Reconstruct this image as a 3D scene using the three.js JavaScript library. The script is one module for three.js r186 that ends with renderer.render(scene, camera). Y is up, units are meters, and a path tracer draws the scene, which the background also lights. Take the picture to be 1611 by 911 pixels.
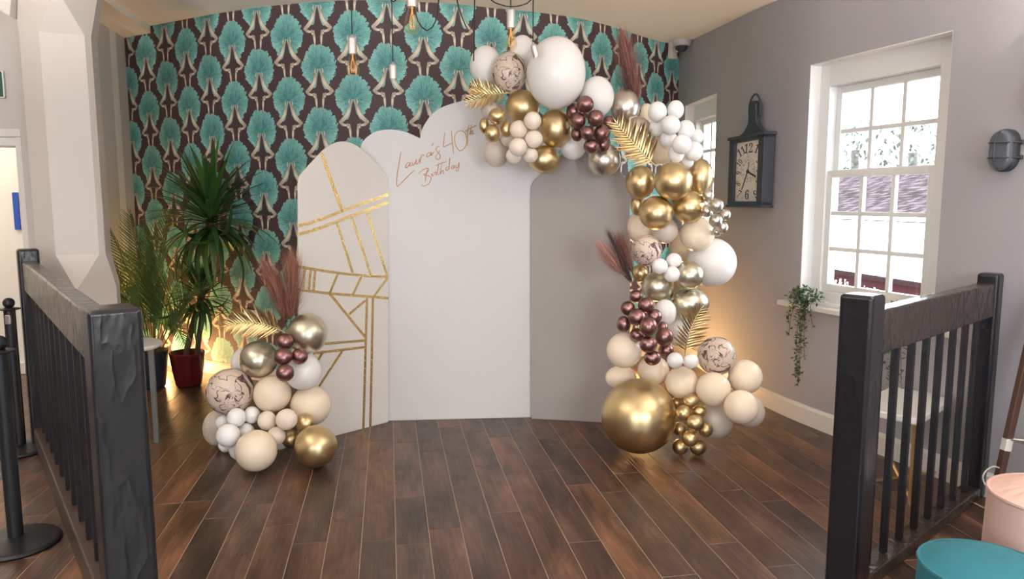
import * as THREE from 'three';
import { RoundedBoxGeometry } from 'three/addons/geometries/RoundedBoxGeometry.js';
import { mergeGeometries } from 'three/addons/utils/BufferGeometryUtils.js';
import { RectAreaLightUniformsLib } from 'three/addons/lights/RectAreaLightUniformsLib.js';

// ------------------------------------------------------------------ camera, sky, daylight, exposure
const V2 = THREE.Vector2, V3 = THREE.Vector3;
const scene = new THREE.Scene();
const FPX = 1150, CX = 805.5, CY = 455.5;
const pitch = Math.atan(139.5 / FPX), yaw = Math.atan(195.5 * Math.cos(pitch) / FPX);
const EYE = new V3(0, 1.47, 0);
const FWD = new V3(Math.sin(yaw) * Math.cos(pitch), -Math.sin(pitch), -Math.cos(yaw) * Math.cos(pitch));
const RGT = new V3(Math.cos(yaw), 0, Math.sin(yaw)), UPV = new V3().crossVectors(RGT, FWD);
const camera = new THREE.PerspectiveCamera(2 * Math.atan(455.5 / FPX) * 180 / Math.PI, 1611 / 911, 0.05, 200);
camera.position.copy(EYE); camera.lookAt(EYE.clone().add(FWD));
const renderer = new THREE.WebGLRenderer();
renderer.toneMapping = THREE.LinearToneMapping;
renderer.toneMappingExposure = 0.73;
renderer.shadowMap.enabled = true;
RectAreaLightUniformsLib.init();
const SKY = 17, UNSEEN_REAR = 6.5;                                          // brightness of the sky, and of the daylight at the unseen windows behind the camera
scene.background = new THREE.Color().setRGB(0.84, 0.93, 1.0); scene.backgroundIntensity = SKY;
const REAR_Z = 2.2, ADDED_UPLIGHT = 38;  // depth of the rear wall, strength of the added ceiling fill lamps
for (const x of [-1.9, 1.7]) {                                        // daylight at the two unseen windows behind the camera, placed to light the boards
  const l = new THREE.RectAreaLight(new THREE.Color().setRGB(1, 0.97, 0.95), UNSEEN_REAR, 1.7, 1.7);
  l.position.set(x, 1.65, REAR_Z - 0.06); l.lookAt(x * 0.6, 1.35, -5); scene.add(l);
}

// ------------------------------------------------------------------ helpers
let seed = 7; const rnd = () => { seed = (seed * 1664525 + 1013904223) >>> 0; return seed / 4294967296; };
const rr = (a, b) => a + (b - a) * rnd();
const sm = (t) => { t = Math.min(1, Math.max(0, t)); return t * t * (3 - 2 * t); };
const used = {};
const numbered = (n) => { const k = used[n] = (used[n] ?? -1) + 1; return k ? n + '_' + String(k).padStart(3, '0') : n; };
const ray = (x, y) => FWD.clone().addScaledVector(RGT, (x - CX) / FPX).addScaledVector(UPV, (CY - y) / FPX);
const at = (x, y, z) => EYE.clone().addScaledVector(ray(x, y), z);                       // the point at depth z along a line of sight
const atH = (x, y, h) => { const d = ray(x, y); return EYE.clone().addScaledVector(d, (h - EYE.y) / d.y); };
const onPlane = (x, y, o, n) => { const d = ray(x, y); return EYE.clone().addScaledVector(d, o.clone().sub(EYE).dot(n) / d.dot(n)); };
function part(name, geo, mat, parent, kind) {
  const m = new THREE.Mesh(geo, mat); m.name = name; m.castShadow = m.receiveShadow = true; parent.add(m);
  if (kind) m.userData.kind = kind;
  return m;
}
function tag(o, label, category, group) { o.userData.label = label; o.userData.category = category; if (group) o.userData.group = group; return o; }
function thing(name, label, category, p = [0, 0, 0], turn = 0, group) {
  const o = new THREE.Group(); o.name = numbered(name); scene.add(o);
  if (p.isVector3) o.position.copy(p); else o.position.set(...p);
  o.rotation.y = turn; return tag(o, label, category, group);
}
function one(name, geo, mat, label, category, group) { return tag(part(numbered(name), geo, mat, scene), label, category, group); }
function struct(name, geo, mat, parent = scene, label) { const m = part(parent === scene ? numbered(name) : name, geo, mat, parent, parent === scene ? 'structure' : undefined); if (label) m.userData.label = label; return m; }
const rbox = (w, h, d, r = 0.006, s = 2) => new RoundedBoxGeometry(w, h, d, s, r);
const box = (w, h, d) => new THREE.BoxGeometry(w, h, d);
const mv = (g, x, y, z) => g.translate(x, y, z);
const cyl = (r1, r2, h, s = 24) => new THREE.CylinderGeometry(r1, r2, h, s);
const tube = (pts, r, seg = 24, rs = 8, closed = false) => new THREE.TubeGeometry(new THREE.CatmullRomCurve3(pts, closed), seg, r, rs, closed);
const lathe = (pts, s = 32) => new THREE.LatheGeometry(pts.map((p) => new V2(...p)), s);
function metreUV(g) {                                                  // uv in metres, by the side that a face looks to
  g = g.index ? g.toNonIndexed() : g; const p = g.attributes.position, n = g.attributes.normal, u = new Float32Array(p.count * 2);
  for (let i = 0; i < p.count; i += 3) for (let k = i; k < i + 3; k++) {
    const a = Math.abs(n.getX(i) + n.getX(i + 1) + n.getX(i + 2)), b = Math.abs(n.getY(i) + n.getY(i + 1) + n.getY(i + 2)), c = Math.abs(n.getZ(i) + n.getZ(i + 1) + n.getZ(i + 2)), x = p.getX(k), y = p.getY(k), z = p.getZ(k);
    const [s, t] = b >= a && b >= c ? [x, z] : a >= c ? [z, y] : [x, y]; u[2 * k] = s; u[2 * k + 1] = t;
  }
  g.setAttribute('uv', new THREE.BufferAttribute(u, 2)); return g;
}
const merge = (gs) => mergeGeometries(gs.map((g) => { g = g.index ? g.toNonIndexed() : g; for (const k of Object.keys(g.attributes)) if (!['position', 'normal', 'uv'].includes(k)) g.deleteAttribute(k); return g; }));
function bar(a, b, w, d, r = 0.004) {                                 // a square bar between two points
  const l = a.distanceTo(b), g = rbox(w, l, d, Math.min(r, w / 3, d / 3), 1);
  g.applyQuaternion(new THREE.Quaternion().setFromUnitVectors(new V3(0, 1, 0), b.clone().sub(a).normalize()));
  const m = a.clone().add(b).multiplyScalar(0.5); return g.translate(m.x, m.y, m.z);
}
function rod(a, b, r, s = 10) {
  const l = a.distanceTo(b), g = cyl(r, r, l, s);
  g.applyQuaternion(new THREE.Quaternion().setFromUnitVectors(new V3(0, 1, 0), b.clone().sub(a).normalize()));
  const m = a.clone().add(b).multiplyScalar(0.5); return g.translate(m.x, m.y, m.z);
}
class Quads {                                                         // collects quads with their own normals
  constructor() { this.p = []; this.n = []; this.u = []; }
  quad(P, N, U) {
    const f = new V3().crossVectors(P[1].clone().sub(P[0]), P[3].clone().sub(P[0])), flip = f.dot(N[0]) < 0;
    for (const k of flip ? [0, 3, 2, 0, 2, 1] : [0, 1, 2, 0, 2, 3]) { this.p.push(P[k].x, P[k].y, P[k].z); this.n.push(N[k].x, N[k].y, N[k].z); this.u.push(...U[k]); }
  }
  flat(P, n, U = [[0, 0], [1, 0], [1, 1], [0, 1]]) { this.quad(P, [n, n, n, n], U); }
  build() {
    const g = new THREE.BufferGeometry();
    g.setAttribute('position', new THREE.Float32BufferAttribute(this.p, 3)); g.setAttribute('normal', new THREE.Float32BufferAttribute(this.n, 3)); g.setAttribute('uv', new THREE.Float32BufferAttribute(this.u, 2));
    return g;
  }
}

// ------------------------------------------------------------------ textures
const hash = (x, y, s = 0) => { let h = (x * 374761393 + y * 668265263 + s * 974634777) | 0; h = Math.imul(h ^ (h >>> 13), 1274126177); return ((h ^ (h >>> 16)) >>> 0) / 4294967296; };
function noise(x, y, px, py, s = 0) {                                 // value noise that repeats every px, py
  const i = Math.floor(x), j = Math.floor(y), f = sm(x - i), g = sm(y - j), m = (a, n) => ((a % n) + n) % n;
  const a = hash(m(i, px), m(j, py), s), b = hash(m(i + 1, px), m(j, py), s), c = hash(m(i, px), m(j + 1, py), s), d = hash(m(i + 1, px), m(j + 1, py), s);
  return a + (b - a) * f + (c - a) * g + (a - b - c + d) * f * g;
}
const fbm = (u, v, px, py, oct, s = 0) => { let t = 0, a = 0.5, k = 1; for (let o = 0; o < oct; o++) { t += a * noise(u * px * k, v * py * k, px * k, py * k, s + o); a *= 0.5; k *= 2; } return t / (1 - Math.pow(0.5, oct)); };
function dataTex(w, h, fn, srgb) {
  const d = new Uint8Array(w * h * 4);
  for (let y = 0; y < h; y++) for (let x = 0; x < w; x++) { const c = fn((x + 0.5) / w, (y + 0.5) / h); const o = (y * w + x) * 4; for (let k = 0; k < 3; k++) d[o + k] = Math.max(0, Math.min(255, 255 * (c.length ? c[k] : c))); d[o + 3] = 255; }
  const t = new THREE.DataTexture(d, w, h); t.magFilter = THREE.LinearFilter; t.minFilter = THREE.LinearFilter; t.wrapS = t.wrapT = THREE.RepeatWrapping; if (srgb) t.colorSpace = THREE.SRGBColorSpace; t.needsUpdate = true; return t;
}
function rep(t, x, y) { const c = t.clone(); c.repeat.set(x, y); c.needsUpdate = true; return c; }
const plasterBump = rep(dataTex(256, 256, (u, v) => fbm(u, v, 12, 12, 4, 3)), 0.9, 0.9);
const grain = dataTex(512, 1024, (u, v) => {                          // dark stained oak, long way along v: broad worn patches, soft figure, fine streaks
  const w = fbm(u, v, 3, 2, 3, 11), ring = 0.5 + 0.5 * Math.sin((u * 7 + w * 6) * 6.2832), fine = fbm(u, v, 90, 5, 2, 5), mid = fbm(u, v, 4, 4, 5, 21), wear = sm((fbm(u, v, 3, 3, 4, 31) - 0.5) * 5);
  const t = 0.5 + 0.09 * (ring - 0.5) + 0.22 * (fine - 0.5) + 0.45 * (mid - 0.5);
  return [t * 1.0 + 0.07 * wear + 0.1, t * 0.97 + 0.07 * wear + 0.08, t * 0.95 + 0.07 * wear + 0.07];
}, true);
const grainRough = dataTex(512, 1024, (u, v) => 0.55 + 0.3 * (fbm(u, v, 7, 12, 5, 77) - 0.5) + 0.14 * noise(u * 120, v * 10, 120, 10, 5));
const grainBump = dataTex(512, 1024, (u, v) => 0.5 + 0.4 * (fbm(u, v, 90, 5, 2, 5) - 0.5) + 0.5 * (fbm(u, v, 4, 6, 3, 21) - 0.5));
const lumpBump = dataTex(256, 256, (u, v) => 0.6 * fbm(u, v, 5, 5, 4, 41) + 0.4 * Math.pow(1 - Math.abs(2 * fbm(u, v, 3, 2, 4, 55) - 1), 8));
const marbleTex = dataTex(1024, 512, (u, v) => {                      // thin dark veins on cream
  const wx = fbm(u, v, 4, 4, 4, 61), wy = fbm(u, v, 4, 4, 4, 71);
  const n = fbm(u + 0.35 * wx, v + 0.35 * wy, 5, 4, 4, 81), k = Math.abs(((n * 6) % 1) - 0.5) * 2, m = noise(u * 9, v * 7, 9, 7, 91);
  const line = Math.min(1, 1.7 * Math.max(0, 1 - k / (0.12 + 0.5 * Math.max(0, m - 0.35)))), mesh = 0.1 * (noise(u * 260, v * 150, 260, 150, 3) > 0.6 ? 1 : 0) * (m > 0.5 ? 1 : 0.4);
  const a = Math.min(1, line * (0.55 + 0.6 * m)) ; const b = 1 - mesh;
  return [(0.86 - 0.53 * a) * b, (0.79 - 0.57 * a) * b, (0.73 - 0.50 * a) * b];
}, true);
function canvasTex(w, h, draw) { const c = document.createElement('canvas'); c.width = w; c.height = h; draw(c.getContext('2d'), w, h); const t = new THREE.CanvasTexture(c); t.colorSpace = THREE.SRGBColorSpace; t.magFilter = THREE.LinearFilter; return t; }

// ------------------------------------------------------------------ materials
const std = (rgb, roughness = 0.6, o = {}) => new THREE.MeshStandardMaterial({ color: new THREE.Color().setRGB(...rgb), roughness, ...o });
const M = {
  wall: std([0.375, 0.36, 0.39], 0.75, { bumpMap: plasterBump, bumpScale: 0.002 }),
  pale: std([0.56, 0.52, 0.49], 0.7, { bumpMap: plasterBump, bumpScale: 0.002 }),
  ceiling: std([0.88, 0.82, 0.75], 0.85, { bumpMap: plasterBump, bumpScale: 0.004 }),
  corridor: std([0.78, 0.75, 0.70], 0.7),
  trim: std([0.72, 0.69, 0.66], 0.35),
  frame: std([0.78, 0.78, 0.78], 0.3),
  black: std([0.013, 0.013, 0.015], 0.27, { bumpMap: rep(lumpBump, 3.2, 1.8), bumpScale: 0.003 }),
  blackR: std([0.011, 0.011, 0.015], 0.26, { bumpMap: rep(lumpBump, 2, 1.4), bumpScale: 0.004 }),
  railTop: std([0.032, 0.025, 0.023], 0.24, { bumpMap: rep(lumpBump, 2.5, 4), bumpScale: 0.007 }),
  iron: std([0.02, 0.021, 0.024], 0.38, { metalness: 0.4 }),
  steel: std([0.55, 0.55, 0.55], 0.3, { metalness: 1 }),
  alu: std([0.62, 0.61, 0.60], 0.38, { metalness: 0.7 }),
  railBrown: std([0.055, 0.036, 0.028], 0.4),
  cable: std([0.012, 0.012, 0.012], 0.6),
  gold: std([0.62, 0.46, 0.22], 0.33, { metalness: 1 }),
  tape: std([0.95, 0.74, 0.36], 0.26, { metalness: 1, bumpMap: rep(lumpBump, 20, 20), bumpScale: 0.0015 }),
  copper: std([0.40, 0.21, 0.125], 0.45, { metalness: 0.35 }), letterGold: std([0.40, 0.25, 0.11], 0.45, { metalness: 0.3 }),
  glass: new THREE.MeshPhysicalMaterial({ color: 0xffffff, transmission: 1, thickness: 0, roughness: 0, ior: 1.45 }),
  amber: new THREE.MeshPhysicalMaterial({ color: new THREE.Color().setRGB(1, 0.93, 0.80), transmission: 1, thickness: 0, roughness: 0, ior: 1.45 }),
};

// ------------------------------------------------------------------ plan of the room: the walls follow gently curved lines
class Path {
  constructor(pts) {
    this.c = new THREE.CatmullRomCurve3(pts.map(([x, z]) => new V3(x, 0, z)), false, 'centripetal'); this.c.arcLengthDivisions = 800;
    this.L = this.c.getLength();
  }
  p(s) { return this.c.getPointAt(Math.min(1, Math.max(0, s / this.L))); }
  t(s) { return this.c.getTangentAt(Math.min(1, Math.max(0, s / this.L))).setY(0).normalize(); }
  out(s) { const t = this.t(s); return new V3(t.z, 0, -t.x); }
  hit(px, py, off = 0) {                                              // where a line of sight meets the wall (off: distance outwards)
    const d = ray(px, py); let best = null;
    const N = 600; let A = this.p(0).addScaledVector(this.out(0), off);
    for (let i = 1; i <= N; i++) {
      const s = this.L * i / N, B = this.p(s).addScaledVector(this.out(s), off), ex = B.x - A.x, ez = B.z - A.z, det = d.x * -ez + ex * d.z;
      const t = ((A.x - EYE.x) * -ez + ex * (A.z - EYE.z)) / det, u = (d.x * (A.z - EYE.z) - d.z * (A.x - EYE.x)) / det;
      if (t > 0 && u >= 0 && u <= 1 && (!best || t < best.t)) best = { t, s: s - this.L / N * (1 - u), y: EYE.y + t * d.y };
      A = B;
    }
    return best;
  }
}
function wallGeo(path, thick, y0, y1, holes = [], step = 0.15) {      // a wall with thickness along a path, with rectangular openings [s0, s1, y0, y1]
  const S = new Set([0, path.L]), Y = new Set([y0, y1]), q = new Quads();
  for (let s = step; s < path.L - step / 2; s += step) S.add(s);
  for (const h of holes) { S.add(h[0]); S.add(h[1]); Y.add(h[2]); Y.add(h[3]); }
  const ss = [...S].sort((a, b) => a - b), ys = [...Y].sort((a, b) => a - b);
  const inHole = (s, y) => holes.some((h) => s > h[0] && s < h[1] && y > h[2] && y < h[3]);
  const I = (s, y) => path.p(s).setY(y), O = (s, y) => path.p(s).addScaledVector(path.out(s), thick).setY(y);
  const solid = (i, j) => i >= 0 && j >= 0 && i < ss.length - 1 && j < ys.length - 1 && !inHole((ss[i] + ss[i + 1]) / 2, (ys[j] + ys[j + 1]) / 2);
  for (let i = 0; i < ss.length - 1; i++) for (let j = 0; j < ys.length - 1; j++) {
    if (!solid(i, j)) continue;
    const [a, b, c, d] = [ss[i], ss[i + 1], ys[j], ys[j + 1]], uv = [[a, c], [b, c], [b, d], [a, d]], na = path.out(a), nb = path.out(b), ia = na.clone().negate(), ib = nb.clone().negate();
    q.quad([I(a, c), I(b, c), I(b, d), I(a, d)], [ia, ib, ib, ia], uv);
    q.quad([O(a, c), O(b, c), O(b, d), O(a, d)], [na, nb, nb, na], uv);
    const side = (P, n) => q.flat(P, n, [[0, 0], [thick, 0], [thick, d - c], [0, d - c]]);
    if (!solid(i - 1, j)) side([I(a, c), O(a, c), O(a, d), I(a, d)], path.t(a).negate());
    if (!solid(i + 1, j)) side([I(b, c), O(b, c), O(b, d), I(b, d)], path.t(b));
    if (!solid(i, j - 1)) side([I(a, c), I(b, c), O(b, c), O(a, c)], new V3(0, -1, 0));
    if (!solid(i, j + 1)) side([I(a, d), I(b, d), O(b, d), O(a, d)], new V3(0, 1, 0));
  }
  return q.build();
}
const xz = (x, y, h) => { const p = atH(x, y, h); return [p.x, p.z]; };
const CEIL = 2.95;
const backPts = [[240, 40], [344, 21], [440, 8], [558, 0.5], [662, 3], [780, 13], [900, 27], [996, 51], [1069, 71]].map(([x, y]) => xz(x, y, CEIL));
backPts.unshift([backPts[0][0] - 0.33, backPts[0][1] - 0.27]);
const back = new Path(backPts);
const K = backPts[backPts.length - 1];
const right = new Path([K, [2.70, -5.75], [2.662, -5.0], [2.69, -4.47], [2.781, -3.94], [2.872, -3.41], [2.935, -3.07], [3.38, -1.47], [4.05, 0.9], [4.42, 2.2]]);
const LC = backPts[0];                                                 // left end of the back wall

// ------------------------------------------------------------------ floor
const slabTan = std([0.42, 0.32, 0.24], 0.7);
const slab = struct('floor', mv(box(11.6, 0.12, 11.2), -0.6, -0.0613, -2.6), slabTan);
const plankMats = [];
for (const [r, g, b] of [[0.215, 0.122, 0.086], [0.178, 0.102, 0.074], [0.245, 0.135, 0.088], [0.150, 0.092, 0.073], [0.195, 0.114, 0.084], [0.32, 0.165, 0.092], [0.25, 0.160, 0.118], [0.20, 0.102, 0.064]])
  plankMats.push(new THREE.MeshStandardMaterial({ color: new THREE.Color().setRGB(r, g, b), map: grain, roughness: 0.56, roughnessMap: grainRough, bumpMap: grainBump, bumpScale: 0.0018 }));
function plankGeo(w, l, x, z) {
  const c = 0.0012, q = new Quads(), h = 0.0, d = -0.012, X = w / 2, Z = l / 2, ou = rnd(), ov = rnd(), U = (p) => [ou + (p.x - x + X) / 0.42, ov + (p.z - z) / 0.95];
  const P = (a, y, b) => new V3(x + a, y, z + b), n = new V3(0, 1, 0);
  const T = [P(-X + c, h, -Z + c), P(X - c, h, -Z + c), P(X - c, h, Z - c), P(-X + c, h, Z - c)], B = [P(-X, h - c, -Z), P(X, h - c, -Z), P(X, h - c, Z), P(-X, h - c, Z)], D = B.map((p) => p.clone().setY(d));
  q.flat(T, n, T.map(U));
  const sides = [[0, 1, 0, -1], [1, 2, 1, 0], [2, 3, 0, 1], [3, 0, -1, 0]];
  for (const [i, j, nx, nz] of sides) {
    q.flat([B[i], B[j], T[j], T[i]], new V3(nx, 1, nz).normalize(), [B[i], B[j], T[j], T[i]].map(U));
    q.flat([D[i], D[j], B[j], B[i]], new V3(nx, 0, nz), [D[i], D[j], B[j], B[i]].map(U));
  }
  return q.build();
}
{
  const PW = 0.147, gap = 0.0026, far = [];
  let made = 0;
  for (let k = -38; k < 34; k++) {
    const x = 0.005 + PW / 2 + k * PW;
    let z = 2.6 - rnd() * 0.9, first = true;
    while (z > -7.6) {
      const l = first ? 0.5 + rnd() * 0.5 : [0.62, 0.85, 1.05, 1.25, 0.75, 0.5][Math.floor(rnd() * 6)]; first = false;
      const zc = z - l / 2, lo = zc - l / 2;
      const cam = new V3(x, 0, zc).sub(EYE), d = cam.dot(FWD), px = CX + FPX * cam.dot(RGT) / d;
      const seen = d > 1.6 && px > -60 && px < 1680 && lo < -1.9 && z > -6.9 && x > -3.2 && x < 3.3 && !(x > 2.95 && z < -3.2);
      const g = plankGeo(PW - gap, l - gap, x, zc), mi = rnd() < 0.12 ? 5 : Math.floor(rnd() * plankMats.length);
      if (seen && made < 290) { part(made ? 'plank_' + String(made).padStart(3, '0') : 'plank', g, plankMats[mi], slab); made++; } else far.push(g);
      z -= l;
    }
  }
  part('far_planks', merge(far), plankMats[1], slab, 'stuff');
}

// ------------------------------------------------------------------ wallpaper: feather fans on dancers' legs, dark plum ground
const PW0 = 0.268 * 2, PH0 = 0.465;                                    // one repeat of the print in metres
const paper = canvasTex(1120, 972, (g, W, H) => {
  g.fillStyle = '#4c393d'; g.fillRect(0, 0, W, H);
  const speck = () => { for (let i = 0; i < 900; i++) { g.fillStyle = rnd() < 0.5 ? 'rgba(90,60,62,0.25)' : 'rgba(30,18,20,0.25)'; g.fillRect(rnd() * W, rnd() * H, 3, 3); } };
  speck();
  const U = H;                                                         // one row height
  const mix = (a, b, t) => a.map((v, i) => Math.round(v + (b[i] - v) * t));
  const css = (c) => 'rgb(' + c.join(',') + ')';
  function feather(cx, cy, ang, len, wid, tone) {
    g.save(); g.translate(cx, cy); g.rotate(ang);
    const base = mix([70, 138, 138], [152, 214, 206], tone);
    g.fillStyle = css(base); g.beginPath(); g.moveTo(0, 0);
    g.bezierCurveTo(-wid * 0.5, -len * 0.3, -wid, -len * 0.7, -wid * 0.62, -len * 0.94);
    g.quadraticCurveTo(-wid * 0.2, -len * 1.03, 0, -len); g.quadraticCurveTo(wid * 0.3, -len * 1.04, wid * 0.62, -len * 0.93);
    g.bezierCurveTo(wid, -len * 0.7, wid * 0.5, -len * 0.3, 0, 0); g.fill();
    g.strokeStyle = css(mix(base, [205, 226, 214], 0.42)); g.lineWidth = 3.2; g.beginPath();
    g.moveTo(-wid * 0.8, -len * 0.78); g.quadraticCurveTo(-wid * 0.55, -len * 1.0, -wid * 0.1, -len * 0.97); g.quadraticCurveTo(wid * 0.4, -len * 1.04, wid * 0.78, -len * 0.8); g.stroke();
    for (let i = 0; i < 9; i++) {
      const s = i % 2 ? 1 : -1, t0 = rr(0.25, 0.7), t1 = t0 + rr(0.15, 0.3);
      g.strokeStyle = css(mix(base, rnd() < 0.5 ? [24, 66, 68] : [186, 214, 204], rr(0.25, 0.6))); g.lineWidth = rr(1.4, 3);
      g.beginPath(); g.moveTo(s * wid * 0.08, -len * t0); g.quadraticCurveTo(s * wid * 0.3, -len * (t0 + t1) / 2, s * wid * rr(0.35, 0.7), -len * Math.min(0.97, t1)); g.stroke();
    }
    g.strokeStyle = css(mix(base, [20, 60, 62], 0.55)); g.lineWidth = 2.5; g.beginPath(); g.moveTo(0, 0); g.lineTo(0, -len * 0.85); g.stroke();
    g.restore();
  }
  const reach = (a) => { /* length of a feather by its angle from upright */ const d = Math.abs(a) * 180 / Math.PI; return U * (d < 60 ? 0.39 - 0.075 * Math.pow(d / 60, 1.2) : d < 110 ? 0.315 - 0.01 * (d - 60) / 50 : d < 135 ? 0.305 - 0.02 * (d - 110) / 25 : 0.285 + 0.06 * (d - 135) / 25); };
  function fan(cx, cy) {
    for (let ring = 0; ring < 3; ring++) {
      const n = [40, 33, 25][ring], list = [];
      for (let i = 0; i < n; i++) list.push((i / (n - 1) * 2 - 1) * 2.80);
      list.sort((a, b) => Math.abs(b) - Math.abs(a));
      for (const a of list) feather(cx, cy - U * 0.02, a + rr(-0.05, 0.05), reach(a) * [1, 0.8, 0.58][ring] * rr(0.93, 1.05), U * [0.042, 0.036, 0.03][ring], [0.6, 0.40, 0.16][ring] + rr(-0.14, 0.16) + (Math.abs(a) > 1.7 ? 0.14 : 0));
    }
    g.fillStyle = '#4c393d'; g.beginPath(); g.moveTo(cx, cy + U * 0.01); g.quadraticCurveTo(cx + U * 0.05, cy + U * 0.16, cx + U * 0.07, cy + U * 0.42); g.lineTo(cx - U * 0.07, cy + U * 0.42); g.quadraticCurveTo(cx - U * 0.05, cy + U * 0.16, cx, cy + U * 0.01); g.fill();
    for (const s of [-1, 1]) {
      const P = (x, y) => [cx + s * x * U, cy + y * U];
      const limb = (pts, ws) => {                                      // a tapering limb through points
        for (const [dark, k] of [[1, 1.22], [0, 1]]) {
          const n = 60, c = new THREE.CatmullRomCurve3(pts.map(([x, y]) => new V3(x, y, 0)));
          for (let i = 0; i <= n; i++) {
            const t = i / n, p = c.getPoint(t), q = t * (ws.length - 1), j = Math.min(ws.length - 2, Math.floor(q)), w = (ws[j] + (ws[j + 1] - ws[j]) * (q - j)) * U * k * 0.92, [X, Y] = P(p.x, p.y);
            g.fillStyle = dark ? '#8d7f72' : css(mix([224, 216, 198], [172, 162, 146], 0.5 + 0.5 * Math.sin(t * 7)));
            g.beginPath(); g.arc(X + (dark ? s * 2 : 0), Y, w, 0, 7); g.fill();
          }
        }
      };
      limb([[0.075, 0.40], [0.062, 0.50], [0.055, 0.63]], [0.018, 0.02, 0.011]);
      limb([[0.015, 0.0], [0.042, 0.07], [0.07, 0.14], [0.095, 0.21], [0.15, 0.285], [0.222, 0.350]], [0.010, 0.017, 0.029, 0.029, 0.033, 0.028]);
      limb([[0.222, 0.350], [0.18, 0.392], [0.12, 0.405], [0.085, 0.42]], [0.026, 0.022, 0.016, 0.012]);
      limb([[0.105, 0.385], [0.095, 0.43], [0.078, 0.455]], [0.013, 0.017, 0.009]);
      limb([[0.055, 0.63], [0.075, 0.645]], [0.013, 0.008]);
      g.strokeStyle = '#5d4038'; g.lineWidth = 4; g.beginPath(); g.moveTo(...P(0.07, 0.41)); g.lineTo(...P(0.11, 0.425)); g.stroke();
      limb([[0.05, 0.10], [0.07, 0.04], [0.06, -0.015]], [0.012, 0.009, 0.008]);
    }
  }
  for (const dy of [-1, 0, 1]) for (const dx of [-1, 0, 1]) { fan(W * (0.25 + dx), H * (0.40 + dy)); }
  for (const dy of [-1, 0, 1]) for (const dx of [-1, 0, 1]) { fan(W * (0.75 + dx), H * (0.90 + dy)); }
});
paper.wrapS = paper.wrapT = THREE.RepeatWrapping; paper.repeat.set(1 / PW0, 1 / PH0);
{ const h = back.hit(553, 57); paper.offset.set(0.25 - h.s / PW0, 0.60 - h.y / PH0); }
M.paper = new THREE.MeshStandardMaterial({ map: paper, roughness: 0.62, color: 0xffffff });
struct('wall_back', wallGeo(back, 0.2, -0.1, 3.25), M.paper, scene, 'wall papered with teal feather fans and dancing legs on plum');

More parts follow.
